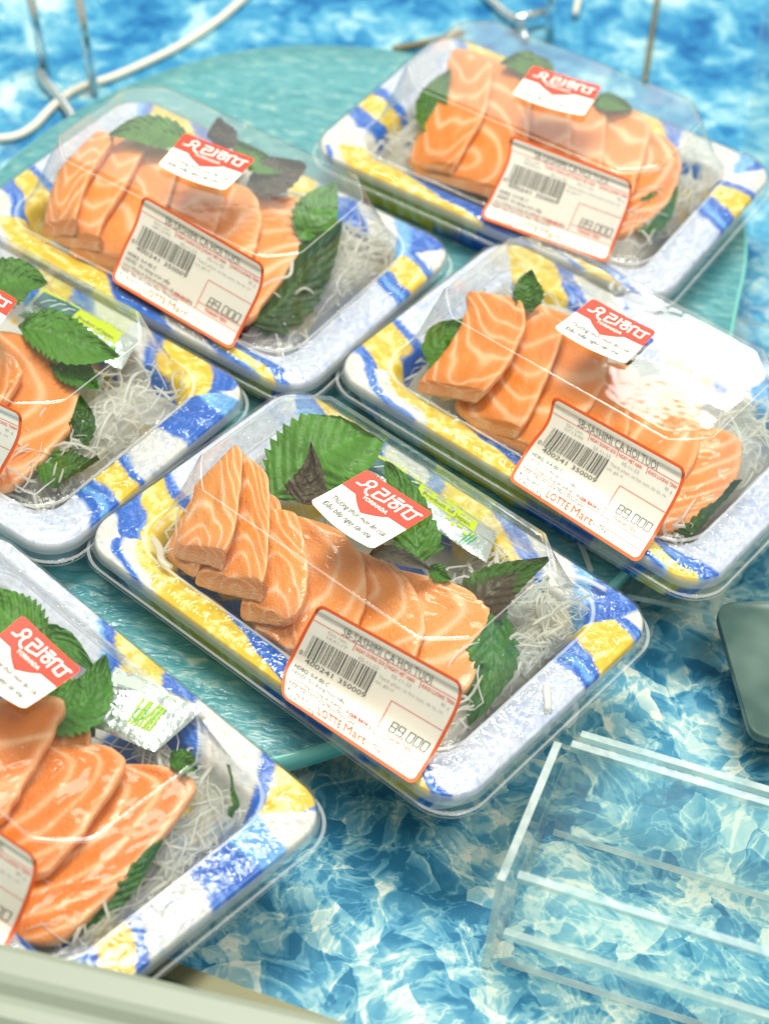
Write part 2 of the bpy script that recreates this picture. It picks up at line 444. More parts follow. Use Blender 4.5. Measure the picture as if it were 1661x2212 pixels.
def make_pack(key, cx, cy_, yaw, label, seed, shift, fine=1.0):
    root = bpy.data.objects.new('sashimi_pack', None); COL.objects.link(root)
    root.location = (cx, cy_, 0); root.rotation_euler = (0, 0, yaw); root.empty_display_size = .03
    tag(root, label, 'sashimi pack', 'clear lidded packs of salmon sashimi')
    # tray ---------------------------------------------------------------
    prof = [(9, 1.0), (6, 9.0), (2.2, 18.2), (.4, 20.0), (0, 21.5), (.2, 22.8), (.6, 23.7), (1.0, 24.0)]+[(1.0+i*.6, 24.0-.0125*(i*.6)**1.9) for i in range(1, 30)]
    D1, Z1 = prof[-1]
    prof += [(D1+i*.8, Z1-(Z1-6)*(.5-.5*math.cos(math.pi*i/12))) for i in range(1, 13)]
    D2 = prof[-1][0]
    prof += [(D2+i*1.6, 6.0) for i in range(1, 16)]
    n_side, n_arc = int(60*fine), 28
    V = []; Dv = []
    base = None
    for d, z in prof:
        dd = d/1000
        a, b = PL/2-dd, PW/2-dd*.80; r = max(.0165-dd*.25, .006)
        P = []
        for (sx, sy, a0, L_) in ((1, -1, -90, 0), (1, 1, 0, 1), (-1, 1, 90, 0), (-1, -1, 180, 1)):
            c = np.array([sx*(a-r), sy*(b-r)])
            for i in range(n_arc):
                an = math.radians(a0+90*i/(n_arc-1)); P.append(c+r*np.array([math.cos(an), math.sin(an)]))
            nx = {(1, -1): (1, 1), (1, 1): (-1, 1), (-1, 1): (-1, -1), (-1, -1): (1, -1)}[(sx, sy)]
            an = math.radians(a0+90); p0 = P[-1]
            c2 = np.array([nx[0]*(a-r), nx[1]*(b-r)]); p1 = c2+r*np.array([math.cos(an), math.sin(an)])
            k = n_side if L_ == 0 else int(n_side*1.5)
            for i in range(1, k): P.append(p0*(1-i/k)+p1*(i/k))
        P = np.array(P); V.append(np.c_[P, np.full(len(P), z/1000)]); Dv.append(np.full(len(P), dd))
    n = len(V[0]); nr = len(V)
    V = np.vstack(V); Dv = np.concatenate(Dv)
    # moulded ripples along the rim and dents
    rp = (fbm(V[:, 0]*1000/13, V[:, 1]*1000/13, seed+2)-.5)
    V[:, 2] += rp*.0022*sstep(.003, .009, Dv)*(1-.6*sstep(.02, .03, Dv))
    F = grid_faces(n, nr, True); F.append(tuple((nr-1)*n+i for i in range(n)))
    C = paint(V[:, 0], V[:, 1], Dv, seed, shift)
    mesh('tray', V, F, M['tray'], parent=root, colors=C)
    # lid ----------------------------------------------------------------
    k = 1000.0
    R = [(63.0, 8, 3, 2, .2, 0), (63.0, 40, 18, 10, .15, 0), (63.0, 66, 34.5, 13, .12, 0), (63.0, 69.0, 37.2, 14, .12, 0), (62.85, 69.6, 37.8, 14.2, .14, 1), (62.5, 70.1, 38.3, 14.4, .16, 0), (61.6, 70.7, 38.9, 14.4, .18, 0),
         (54, 72.6, 41.6, 14.8, .35, 0), (44, 75.2, 45.6, 15.5, .6, 0), (34, 78.0, 49.6, 16.5, .85, 0), (28.8, 80.0, 52.0, 17.5, 1, 0), (27.2, 81.2, 53.0, 18, 1, 0), (26.4, 82.6, 54.0, 18, 1, 1), (26.2, 83.8, 55.0, 18, 1, 0),
         (26.3, 90, 59, 18, 1, 0), (26.2, 97, 62.5, 18, 1, 0), (25.2, 100.0, 65.4, 17.5, 1, 0), (24.2, 100.6, 66.0, 17.5, 1, 1), (19.5, 101.2, 66.6, 17.5, 1, 0), (17.2, 101.5, 66.9, 17.5, 1, 0), (16.8, 101.9, 67.3, 17.6, 1, 1), (16.7, 103.0, 68.4, 18, 1, 0), (16.2, 103.4, 68.8, 18, 1, 1), (15.4, 103.4, 68.8, 18, 1, 0)]
    nn = 12; V = []; F = []; fm = []
    rings = []
    for (z, a, b, c, kk, mm) in R:
        P = ring(a/k, b/k, c/k, kk, 4*nn)
        # subdivide the straight sides
        Q = []
        for i in range(len(P)):
            p, q = P[i], P[(i+1) % len(P)]
            Q.append(p)
            if i % nn == nn-1:
                for t in range(1, 14): Q.append(p*(1-t/14)+q*t/14)
        Q = np.array(Q); rings.append(np.c_[Q, np.full(len(Q), z/k)])
    n = len(rings[0])
    V = np.vstack(rings)
    wv = (fbm(V[:, 0]*38, V[:, 1]*38+V[:, 2]*30, seed+40)-.5)
    V[:, 2] += wv*.00035*(V[:, 2] > .05)
    hz = (V[:, 2] > .028) & (V[:, 2] < .06)
    V[hz, 0] *= 1+.010*(fbm(V[hz, 1]*60, V[hz, 2]*40, seed+3)-.5)
    V[hz, 1] *= 1+.030*(fbm(V[hz, 0]*60, V[hz, 2]*40, seed+4)-.5)
    for j in range(len(R)-1):
        f = grid_faces(n, 2, True, j*n); F += f; fm += [1 if (R[j][5] and j < len(R)-1) else 0]*len(f)
    F.append(tuple(range(n))[::-1]); fm.append(0)
    lid = mesh('lid', V, F, [M['lid'], M['fold']], parent=root, fmat=fm)
    return root, lid

PK = {'A': (-.00464, .57600, -36.93), 'B': (-.09513, .78812, -30.56), 'C': (.08893, .69598, -35.23),
      'T': (.06399, .87269, -28.94), 'D': (-.18084, .68018, -32.30), 'E': (-.12650, .47215, -39.81)}
PK = {k: (v[0], v[1], math.radians(v[2])) for k, v in PK.items()}
LABELS = {
 'A': ('front middle sashimi pack with a big green leaf standing above its fanned salmon', 3, 0),
 'B': ('upper left sashimi pack, behind the one cut in half by the left edge', 13, 6),
 'C': ('right hand sashimi pack with a bright white lamp glare across its lid', 23, -8),
 'T': ('farthest sashimi pack at the top right, out of focus near the platter edge', 37, 14),
 'D': ('sashimi pack half cut by the left edge between the upper and lower left packs', 47, 60),
 'E': ('nearest sashimi pack at the lower left, leaning over the cream case rim', 59, 75)}
PACK = {k: make_pack(k, *PK[k], *LABELS[k][:1], LABELS[k][1], LABELS[k][2]) for k in PK}

def to_local(key, P):
    cx, cy_, a = PK[key]; P = np.asarray(P, float); d = P[:, :2]-[cx, cy_]
    return np.c_[d@[math.cos(a), math.sin(a)], d@[-math.sin(a), math.cos(a)], P[:, 2]]
def to_world(key, P):
    cx, cy_, a = PK[key]; P = np.asarray(P, float)
    return np.c_[cx+P[:, 0]*math.cos(a)-P[:, 1]*math.sin(a), cy_+P[:, 0]*math.sin(a)+P[:, 1]*math.cos(a), P[:, 2]]

def inside(key, V, m=.0012):
    """press food and leaves back inside the lid's walls and top"""
    P = to_local(key, V); P[:, 2] = np.minimum(P[:, 2], .0612)
    k = np.clip((.0625-P[:, 2])/.036, 0, 1)
    by = .0388+.0140*k-m; bx = .0705+.0095*k-m
    P[:, 0] = np.clip(P[:, 0], -bx, bx); P[:, 1] = np.clip(P[:, 1], -by, by)
    ex = np.abs(P[:, 0])/bx+np.abs(P[:, 1])/by-(1.72+.06*k); f = np.clip(ex, 0, 1)      # the bevelled corners
    P[:, 0] -= np.sign(P[:, 0])*f*bx*.5; P[:, 1] -= np.sign(P[:, 1])*f*by*.5
    return to_world(key, P)

# ------------------------------------------------------------------ flat artwork mapped on curved labels
class Art:
    def __init__(s): s.V = []; s.F = []; s.m = []; s.L = []
    def add(s, V, F, m, layer):
        b = len(s.V); s.V += [tuple(v) for v in V]; s.L += [layer]*len(V)
        s.F += [tuple(i+b for i in f) for f in F]; s.m += [m]*len(F)
    def rect(s, x0, y0, x1, y1, m, layer):
        nx = max(1, int(abs(x1-x0)/2.5)); ny = max(1, int(abs(y1-y0)/2.5))
        V = [(x0+(x1-x0)*i/nx, y0+(y1-y0)*j/ny) for j in range(ny+1) for i in range(nx+1)]
        s.add(V, grid_faces(nx+1, ny+1), m, layer)
    def rrect(s, x0, y0, x1, y1, r, m, layer, n=22):
        """rounded rectangle as a grid whose rows shrink at the corners"""
        ys = np.unique(np.r_[y0+r*(1-np.cos(np.linspace(0, math.pi/2, 7))), np.linspace(y0+r, y1-r, 20), y1-r*(1-np.cos(np.linspace(0, math.pi/2, 7)))])
        V = []
        for y in ys:
            e = 0
            if y < y0+r: e = r-math.sqrt(max(0, r*r-(y0+r-y)**2))
            if y > y1-r: e = r-math.sqrt(max(0, r*r-(y-(y1-r))**2))
            for i in range(n+1): V.append((x0+e+(x1-x0-2*e)*i/n, y))
        s.add(V, grid_faces(n+1, len(ys)), m, layer)
    def stroke(s, pts, wd, m, layer, closed=False):
        P = np.array(pts, float)
        if closed: P = np.vstack([P, P[:1]])
        for a, b in zip(P[:-1], P[1:]):
            d = b-a; L = np.hypot(*d)
            if L < 1e-9: continue
            t = d/L; nrm = np.array([-t[1], t[0]])*wd/2; k = max(1, int(L/2.5))
            V = []
            for i in range(k+1):
                c = a+d*i/k; V += [c-nrm, c+nrm]
            s.add(V, grid_faces(2, k+1), m, layer)
        for p in P:
            V = [p]+[p+wd/2*np.array([math.cos(q), math.sin(q)]) for q in np.linspace(0, 2*math.pi, 9)[:-1]]
            s.add(V, [(0, 1+i, 1+(i+1) % 8) for i in range(8)], m, layer)
    def circ(s, c, r, wd, m, layer, ry=None):
        q = np.linspace(0, 2*math.pi, 17)[:-1]; ry = ry or r
        s.stroke([(c[0]+r*math.cos(a), c[1]+ry*math.sin(a)) for a in q], wd, m, layer, True)
    def text(s, body, x, y, size, m, layer, width=None, bold=0, shear=0):
        """y is the baseline, axis pointing down; width squeezes the line to a length"""
        V, F = text_mesh(body, bold)
        if not len(V): return
        V = V*size
        if width: V[:, 0] *= width/max(V[:, 0].max(), 1e-6)
        s.add([(x+v[0]+shear*v[1], y-v[1]) for v in V], [f[::-1] for f in F], m, layer)
_tc = {}
def text_mesh(body, bold):
    if (body, bold) in _tc: return [q.copy() if hasattr(q, 'copy') else q for q in _tc[(body, bold)]]
    cu = bpy.data.curves.new('t', 'FONT'); cu.body = body; cu.size = 1; cu.resolution_u = 2; cu.offset = bold
    o = bpy.data.objects.new('t', cu); COL.objects.link(o)
    dg = bpy.context.evaluated_depsgraph_get(); dg.update()
    me = o.evaluated_get(dg).to_mesh()
    V = np.array([v.co[:2] for v in me.vertices]) if len(me.vertices) else np.zeros((0, 2))
    F = [tuple(p.vertices) for p in me.polygons]
    o.evaluated_get(dg).to_mesh_clear()
    bpy.data.objects.remove(o); bpy.data.curves.remove(cu)
    _tc[(body, bold)] = (V, F); return V.copy(), F

def price_art(time, W_=66.0, H_=46.0):
    A = Art(); PAPER, OR, RD, INK, GR = 0, 1, 2, 3, 4
    A.rrect(0, 0, W_, H_, 3.2, OR, 0); A.rrect(1.4, 1.4, W_-1.4, H_-1.4, 2.2, PAPER, 1)
    u = lambda a: a*W_; v = lambda a: a*H_
    A.stroke([(1.7, v(.165)), (W_-1.7, v(.165))], .28, RD, 2)
    for a in (.305, .52, .745): A.stroke([(u(a), v(.165)), (u(a), v(.235))], .28, RD, 2)
    A.text('SB-SASHIMI CA HOI TUOI', u(.205), v(.158), 5.2, INK, 3, u(.60), -.012)
    for a, b, t in ((.315, .19, 'NGAY DONG GOI'), (.53, .175, 'NGAY HET HAN'), (.755, .215, 'KHOI LUONG TINH')):
        A.text(t, u(a), v(.222), 2.3, RD, 2, u(b), .012)
    A.text('Gio can:', u(.13), v(.215), 2.0, GR, 3, u(.13)); A.text(time, u(.13), v(.262), 2.0, GR, 3, u(.14))
    A.text('05-11-23', u(.355), v(.282), 2.2, GR, 3, u(.13)); A.text('05-11-23', u(.57), v(.275), 2.2, GR, 3, u(.13)); A.text('80  g', u(.90), v(.275), 2.1, GR, 3, u(.055))
    A.text('Thanh phan: ca hoi tuoi, tia to, cu', u(.50), v(.335), 2.0, GR, 3, u(.43)); A.text('cai, gia vi', u(.50), v(.385), 2.0, GR, 3, u(.12))
    rnd = random.Random(4); x = u(.065); x1 = u(.495)
    while x < x1:
        bw = rnd.choice([.2, .2, .4, .62]); A.rect(x, v(.295), x+bw, v(.50)-(0 if .2 < (x-u(.065))/(x1-u(.065)) < .95 else -.8), INK, 3); x += bw+rnd.choice([.42, .5, .7])
    A.text('0', u(.033), v(.52), 3.0, INK, 3, u(.022)); A.text('400241', u(.085), v(.565), 3.0, INK, 3, u(.185)); A.text('350009', u(.305), v(.565), 3.0, INK, 3, u(.185))
    for k, t in enumerate(('HDBQ  0-4 độ C', 'HDSD  Sử dụng trực tiếp', 'Lưu ý: Không sử dụng sản phẩm có dấu hiệu hư hỏng', 'NSX: Siêu thị Lotte Mart WestLake', 'ĐC: Tầng hầm B1, Lô 5')):
        A.text(t, u(.045), v(.655+.062*k), 2.45, INK, 3, u((.23, .36, .56, .46, .20)[k]))
    A.text('P. Phú Thượng', u(.06), v(.962), 2.3, INK, 3, u(.18))
    A.stroke([(1.7, v(.80)), (W_-1.7, v(.80))], .28, RD, 2); A.stroke([(u(.385), v(.74)), (u(.385), v(.80))], .28, RD, 2)
    A.text('GIA BAN', u(.455), v(.785), 2.3, RD, 4, u(.12), .012)
    A.stroke([(u(.635), v(.80)), (u(.635), v(.46)), (W_-1.7, v(.46))], .28, RD, 2); A.stroke([(u(.635), v(.72)), (W_-1.7, v(.72))], .28, RD, 2)
    A.stroke([(1.7+u(.63), v(.885)), (W_-1.7, v(.885))], .28, RD, 2)
    A.text('THANH TIEN', u(.70), v(.778), 2.6, RD, 2, u(.175), .012)
    seg = {'8': 'abcdefg', '9': 'abcdfg', '0': 'abcdef'}; x = u(.70); dw, dh = 2.3, 4.3; yb = v(.705)
    for ch in '89,000':
        if ch == ',': A.stroke([(x+.1, yb-.3), (x-.3, yb+.7)], .32, INK, 3); x += 1.3; continue
        q = {'a': ((0, dh), (dw, dh)), 'b': ((dw, dh), (dw, dh/2)), 'c': ((dw, dh/2), (dw, 0)), 'd': ((0, 0), (dw, 0)), 'e': ((0, 0), (0, dh/2)), 'f': ((0, dh/2), (0, dh)), 'g': ((0, dh/2), (dw, dh/2))}
        for k in seg[ch]: A.stroke([(x+.08*a[1]+a[0], yb-a[1]) for a in q[k]], .34, INK, 3)
        x += 3.15
    A.text('LOTTE', u(.26), v(.945), 5.0, OR, 5, u(.17), .008); A.text('Mart', u(.445), v(.945), 5.6, OR, 5, u(.165), 0)
    A.text('thị Công,', u(.615), v(.925), 2.3, INK, 3, u(.105)); A.text('Label 53', u(.80), v(.945), 2.2, GR, 3, u(.13))
    return A

def brand_art():
    W_, H_ = 36., 32.; A = Art(); PAPER, RD, INK, WH = 0, 1, 2, 3
    # sheet: rounded, lower edge bent outwards
    nx, ny = 24, 24; V = []
    for j in range(ny+1):
        y = j/ny; e = 0
        r = 1.8
        for i in range(nx+1):
            x = i/nx; bot = 1.6*math.sin(math.pi*x)
            yy = y*(H_-1.6+bot); e = 0
            if yy < r: e = r-math.sqrt(max(0, r*r-(r-yy)**2))
            rem = (H_-1.6+bot)*(1-y)
            if rem < r: e = r-math.sqrt(max(0, r*r-(r-rem)**2))
            V.append((e+(W_-2*e)*x, yy))
    A.add(V, grid_faces(nx+1, ny+1), PAPER, 0)
    def bound(x):
        d = abs(x-.47)/.47
        return H_*(.415+.19*max(0, 1-d*1.9)**.75) if d < .526 else H_*.415
    V = []; r = 1.8; nx = 48
    for j in range(ny+1):
        for i in range(nx+1):
            x = i/nx; yy = j/ny*bound(x); e = r-math.sqrt(max(0, r*r-(r-yy)**2)) if yy < r else 0
            V.append((e+(W_-2*e)*x, yy))
    A.add(V, grid_faces(nx+1, ny+1), RD, 1)
    wd = .95; L = 2
    S_ = lambda *p: A.stroke(p, wd, WH, L)
    A.circ((7.6, 4.6), 1.75, wd, WH, L)                                   # yo
    S_((6.4, 6.2), (5.4, 8.2), (3.2, 8.3)); S_((8.6, 6.2), (8.4, 8.6), (9.8, 10.1), (11.2, 10.2))
    S_((12.3, 3.3), (16.0, 3.3), (16.0, 5.8), (12.6, 5.8), (12.6, 9.3), (14.2, 9.3), (18.2, 8.4)); S_((18.4, 3.0), (18.4, 8.6))   # ri
    S_((20.6, 3.0), (23.4, 3.0)); S_((19.8, 4.6), (24.6, 4.6)); A.circ((22.2, 7.2), 1.55, wd, WH, L)                            # ha
    S_((25.4, 9.2), (25.4, 3.6), (28.0, 3.3))
    S_((32.4, 4.2), (28.6, 4.2), (28.4, 8.6), (31.6, 9.2), (32.3, 8.9), (32.4, 4.0), (34.2, 4.0))                                     # da
    A.text('YORIHADA', 10.8, 13.0, 2.7, WH, 2, 13.2, .02)
    A.text('Thưởng thức món ăn của', 3.2, 22.4, 3.9, INK, 2, 30.0, .010); A.text('Đầu bếp ngay tại nhà', 3.4, 27.2, 3.9, INK, 2, 27, .010)
    return A

def apply_art(name, art, fn, key, mats, off=.00012, base=.0):
    """fn(x_mm,y_mm) -> world points"""
    V2 = np.array(art.V); L = np.array(art.L)
    e = .05
    P = fn(V2[:, 0], V2[:, 1]); Px = fn(V2[:, 0]+e, V2[:, 1]); Py = fn(V2[:, 0], V2[:, 1]+e)
    nrm = np.cross(Py-P, Px-P); nrm /= np.linalg.norm(nrm, axis=1)[:, None]+1e-12
    nrm[nrm[:, 2] < 0] *= -1
    P = P+nrm*(base+off*L)[:, None]
    Pl = to_local(key, P)
    root, lid = PACK[key]
    return mesh(name, Pl, art.F, mats, parent=lid, smooth=True, fmat=art.m)

def face_y(z): return -.0388-.0140*(.0625-z)/.036
def price_fn(key, Le, Re, W_=66., H_=46.):
    n = 41; Lp = resample(Le, n); Rp = resample(Re, n); zs = np.zeros(n)
    for i in range(n):
        best = .0275
        for uu in (0, .5, 1):
            p = Lp[i]*(1-uu)+Rp[i]*uu
            lo, hi = .0275, .066
            g = lambda z: to_local(key, un(p, z))[0, 1]-(face_y(z)-.0012)
            if g(lo) > 0:
                for _ in range(30):
                    mid = (lo+hi)/2
                    if g(mid) > 0: lo = mid
                    else: hi = mid
                best = max(best, hi if uu == .5 else hi-.0008)
        zs[i] = best
    zs = np.convolve(np.r_[[zs[0]*2-zs[3]]*3, zs, [zs[-1]]*3], np.ones(7)/7, 'same')[3:-3]
    def fn(x, y):
        u_, v_ = np.asarray(x)/W_, np.asarray(y)/H_*(n-1)
        i = np.clip(np.floor(v_).astype(int), 0, n-2); f = (v_-i)[:, None]
        a = Lp[i]*(1-f)+Lp[i+1]*f; b = Rp[i]*(1-f)+Rp[i+1]*f
        z = zs[i]*(1-f[:, 0])+zs[i+1]*f[:, 0]
        z = z+.0008*np.sin(np.pi*u_*1.0)
        return un(a*(1-u_[:, None])+b*u_[:, None], z)
    return fn
PM = [M['paper'], M['orange'], M['red'], M['ink'], M['grey']]
PRICE = {
 'A': ([(690, 1303), (663, 1349), (632, 1410), (613, 1452), (608, 1505)], [(1000, 1475), (991, 1526), (955, 1600), (925, 1650), (893, 1697)], '14:41:17'),
 'B': ([(310, 420), (292, 480), (262, 545), (240, 605)], [(572, 572), (565, 625), (535, 690), (500, 757)], '08:12:45'),
 'C': ([(1195, 853), (1180, 910), (1140, 965), (1097, 1036)], [(1482, 1012), (1467, 1065), (1420, 1150), (1377, 1218)], '07:13:44'),
 'T': ([(1102, 290), (1095, 345), (1065, 410), (1036, 470)], [(1365, 390), (1360, 440), (1330, 520), (1310, 568)], '09:05:31'),
 'D': ([(-256, 750), (-272, 800), (-305, 870), (-330, 930)], [(50, 893), (42, 950), (5, 1020), (-15, 1065)], '10:20:12'),
 'E': ([(-290, 1600), (-310, 1670), (-360, 1760), (-390, 1830)], [(80, 1850), (78, 1900), (45, 1990), (8, 2062)], '13:02:08')}
for key, (Le, Re, tm) in PRICE.items():
    apply_art('price_label', price_art(tm), price_fn(key, Le, Re), key, PM)
BRAND = {'A': [(792, 1018), (935, 1112), (795, 1194), (662, 1090)], 'B': [(400, 290), (552, 347), (482, 418), (338, 363)], 'C': [(1280, 648), (1417, 720), (1345, 792), (1190, 715)],
         'T': [(1150, 145), (1298, 190), (1258, 257), (1103, 210)], 'D': [(-105, 565), (40, 652), (-22, 732), (-160, 640)], 'E': [(50, 1332), (178, 1450), (45, 1540), (-80, 1440)]}
SM = [M['paper'], M['sred'], M['ink'], M['white']]
for key, q in BRAND.items():
    c = un(q, .0644)
    def fn(x, y, c=c):
        u_ = (np.asarray(x)/36.)[:, None]; v_ = (np.asarray(y)/32.)[:, None]
        P = (c[0]*(1-u_)+c[1]*u_)*(1-v_)+(c[3]*(1-u_)+c[2]*u_)*v_
        P[:, 2] += .0006*((u_[:, 0]-.5)**2+(v_[:, 0]-.5)**2)*3
        return P
    apply_art('brand_sticker', brand_art(), fn, key, SM)

# ------------------------------------------------------------------ salmon slices
def slice_(Lp, Rp, z, fat, label, group, tone=0., seed=0, th=.0044, cr=None, bulge=.0018, under=0., key=None):
    """Lp, Rp: measured left and right edges, back to front; z: heights (back left, back right, front left, front right)"""
    if cr: Lp, Rp = crop(Lp, *cr), crop(Rp, *cr)
    ns, nt_ = 46, 72
    L_, R_ = resample(Lp, nt_), resample(Rp, nt_)
    if under:                                       # the side tucked under its neighbour
        wL = np.hypot(*(R_-L_).T); dv = (L_-R_).mean(0); dv = dv/np.hypot(*dv); L_ = L_+dv*(wL.max()*(1+under)-wL)[:, None]*.9
    s = np.linspace(-1, 1, ns); t = np.linspace(-1, 1, nt_)
    S, T = np.meshgrid(s, t)
    shr = 1-.12*np.abs(T)**22
    jag = (vnoise(T*7+seed, T*0+seed, seed)-.5)*.05
    Se = S*shr*(1+jag*np.abs(S)); Te = T*(1-.035*np.abs(S)**6)
    u_ = (Se+1)/2; v_ = (Te+1)/2*(nt_-1)
    i = np.clip(np.floor(v_).astype(int), 0, nt_-2); f = (v_-i)[..., None]
    A_ = L_[i]*(1-f)+L_[i+1]*f; B_ = R_[i]*(1-f)+R_[i+1]*f
    px = A_*(1-u_[..., None])+B_*u_[..., None]
    vv = (Te+1)/2
    Z = (z[0]*(1-u_)+z[1]*u_)*(1-vv)+(z[2]*(1-u_)+z[3]*u_)*vv
    Z = Z/1000.
    n1 = fbm(S*2.2+seed*3.1, T*3.3+seed, seed, 3)-.5
    Z = Z+n1*.0018-bulge*(np.abs(S)**6*.45+np.abs(T)**8*.5)
    P = un(px.reshape(-1, 2), Z.ravel())
    n = len(P)
    # fat lines ------------------------------------------------------
    wx = (fbm(S*1.1+seed, T*1.5, seed+3, 2)-.5); wy = (fbm(S*1.1, T*1.5+seed, seed+8, 2)-.5)
    if fat[0] == 'ch':
        _, fr, k, s0 = fat; ph = (T+k*np.sqrt((S-s0)**2+.02))*fr*.95+wx*1.9
    elif fat[0] == 'arc':
        _, fr, ax, ay = fat; ph = np.hypot((S-ax)*.75+wx*.3, (T-ay)+wy*.3)*fr*.8
    else:
        _, fr, k = fat; ph = (T+k*S+.35*S*S)*fr*.8+wx*1.3
    fr_ = np.abs((ph % 1)-.5)*2
    wdt = .15+.22*vnoise(S*1.5+seed, T*1.5, seed+15)
    line = 1-sstep(wdt*.15, wdt*1.3, fr_)
    line = line*(.55+.45*vnoise(S*2.5, T*2.5+seed, seed+5))
    soft = (1-sstep(0, .8, fr_))*.22
    base = np.array([.84, .325, .070])*(1-tone)+np.array([.74, .20, .008])*tone
    deep = base*np.array([.93, .78, .62]); fatc = np.array([.95, .62, .38])*(1-tone)+np.array([.90, .47, .22])*tone
    g = fbm(S*3+9, T*4+seed, seed+30, 4)[..., None]
    C = base*(1-g*.5)+deep*g*.5
    ln = np.clip(line*(.74+.12*tone)+soft, 0, 1)[..., None]
    C = C*(1-ln)+fatc*ln
    pk = (sstep(.35, 1, T)*.35*(1-tone))[..., None]; C = C*(1-pk)+np.array([.86, .30, .17])*pk
    ce = (sstep(.84, .97, S)*.45+sstep(.93, 1, np.abs(T))*.2)[..., None]; C = C*(1-ce)+np.array([.95, .56, .30])*ce      # cut edge
    # paler rind towards one side, faint fibres
    fib = (fbm(S*6, T*6, seed+50, 2)[..., None]-.5)*.08
    C = np.clip(C*(1+fib), 0, 1).reshape(-1, 3)
    # thickness -------------------------------------------------------
    idx = np.arange(n).reshape(nt_, ns)
    loop = np.concatenate([idx[0, :], idx[1:, -1], idx[-1, -2::-1], idx[-2:0:-1, 0]])
    c = P.mean(0)
    V = [P]; Cc = [C]; F = grid_faces(ns, nt_); m = len(loop)
    prev = loop; b = n
    for dz, sc_ in ((.0009, 1.012), (.0025, 1.016), (.0036, 1.008), (th, .985)):
        Q = P[loop].copy(); Q[:, :2] = c[:2]+(Q[:, :2]-c[:2])*sc_; Q[:, 2] -= dz
        V.append(Q); Cc.append(C[loop]*.6+np.array([.88, .42, .2])*.4)
        cur = np.arange(b, b+m)
        F += [(prev[k], cur[k], cur[(k+1) % m], prev[(k+1) % m]) for k in range(m)]
        prev = cur; b += m
    V.append(c[None]-[0, 0, th]); Cc.append(base[None]); F += [(prev[k], b, prev[(k+1) % m]) for k in range(m)]
    V = np.vstack(V); V[:, 2] = np.maximum(V[:, 2], .0075)
    if key: V = inside(key, V)
    o = mesh('salmon_slice', V, F, M['salmon'], colors=np.vstack(Cc))
    tag(o, label, 'salmon slice', group); return o

ORD = ['leftmost', 'second', 'third', 'fourth', 'fifth', 'sixth', 'seventh', 'eighth']
FKEY = {'front middle pack': 'A', 'glare lit right hand pack': 'C', 'upper left pack': 'B', 'farthest pack': 'T', 'pack cut by the left edge': 'D', 'nearest pack': 'E'}
def fan(name, rows, cr, tone, seed):
    for i, r in enumerate(rows):
        Lp, Rp, z, fat = r
        n = len(rows)
        lab = f'{ORD[i]} salmon slice from the left in the {name}' if i else f'leftmost salmon slice in the {name}'
        if i == n-1: lab = f'rightmost salmon slice in the {name}'
        slice_(Lp, Rp, z, fat, lab, f'salmon slices in the {name}', tone, seed+i*7, cr=cr, under=.45 if i else (0. if name.startswith('front') else .02), key=FKEY[name])
# heights in mm: back-left, back-right, front-left, front-right
fan('front middle pack', [
 ([(300, 165), (190, 330), (110, 480), (66, 590)], [(372, 105), (330, 300), (290, 520), (200, 690)], (36, 46, 24, 34), ('ch', 3.6, .7, -.1)),
 ([(345, 78), (290, 240), (235, 420), (195, 640)], [(425, 115), (408, 300), (375, 500), (268, 705)], (46, 54, 34, 44), ('ch', 2.4, -.8, -.2)),
 ([(440, 135), (400, 380), (340, 620), (270, 800)], [(545, 230), (540, 480), (515, 720), (410, 885)], (42, 52, 30, 42), ('ch', 3.4, -.9, .1)),
 ([(500, 290), (500, 560), (500, 800), (560, 1030)], [(600, 345), (600, 600), (640, 820), (680, 1050)], (38, 44, 22, 28), ('ch', 3.0, -.7, 0)),
 ([(568, 385), (548, 560), (520, 740), (560, 905)], [(668, 400), (705, 550), (715, 740), (660, 905)], (40, 49, 30, 39), ('ch', 2.3, -.9, 0)),
 ([(640, 365), (660, 560), (650, 800), (690, 1060)], [(850, 470), (960, 600), (988, 780), (920, 1010)], (36, 42, 24, 33), ('arc', 2.6, -1.0, -.6)),
 ([(880, 540), (920, 680), (910, 850), (960, 1060)], [(1135, 650), (1225, 790), (1258, 940), (1190, 1120)], (32, 40, 24, 33), ('arc', 3.0, -1.1, -.6)),
 ([(1150, 640), (1120, 800), (1150, 1000), (1200, 1200)], [(1400, 730), (1540, 830), (1575, 960), (1440, 1250)], (30, 37, 22, 30), ('arc', 2.7, -.9, -.75)),
], (328, 916, .468), .15, 5)
fan('glare lit right hand pack', [
 ([(330, 108), (210, 260), (130, 430), (80, 560)], [(500, 125), (510, 250), (420, 440), (255, 620)], (44, 52, 30, 40), ('st', 3.4, -.25)),
 ([(480, 170), (420, 380), (340, 560), (290, 680)], [(710, 225), (650, 400), (560, 620), (430, 810)], (40, 48, 26, 34), ('st', 3.0, -.25)),
 ([(680, 210), (600, 400), (500, 640), (440, 790)], [(890, 260), (890, 480), (780, 680), (560, 900)], (36, 44, 24, 32), ('st', 2.6, -.2)),
 ([(820, 420), (770, 560), (740, 700), (800, 900)], [(1050, 440), (1040, 540), (1000, 700), (1000, 950)], (36, 43, 26, 32), ('arc', 2.4, -1, -.4)),
 ([(1010, 530), (960, 640), (960, 800), (1000, 1000)], [(1200, 465), (1320, 560), (1330, 800), (1250, 1000)], (34, 42, 26, 32), ('arc', 2.4, -.8, -.4)),
 ([(1170, 740), (1150, 900), (1100, 1050), (1150, 1200)], [(1460, 730), (1535, 830), (1480, 1010), (1260, 1230)], (32, 38, 20, 24), ('st', 4.5, .1)),
], (899, 588, .459), .65, 15)
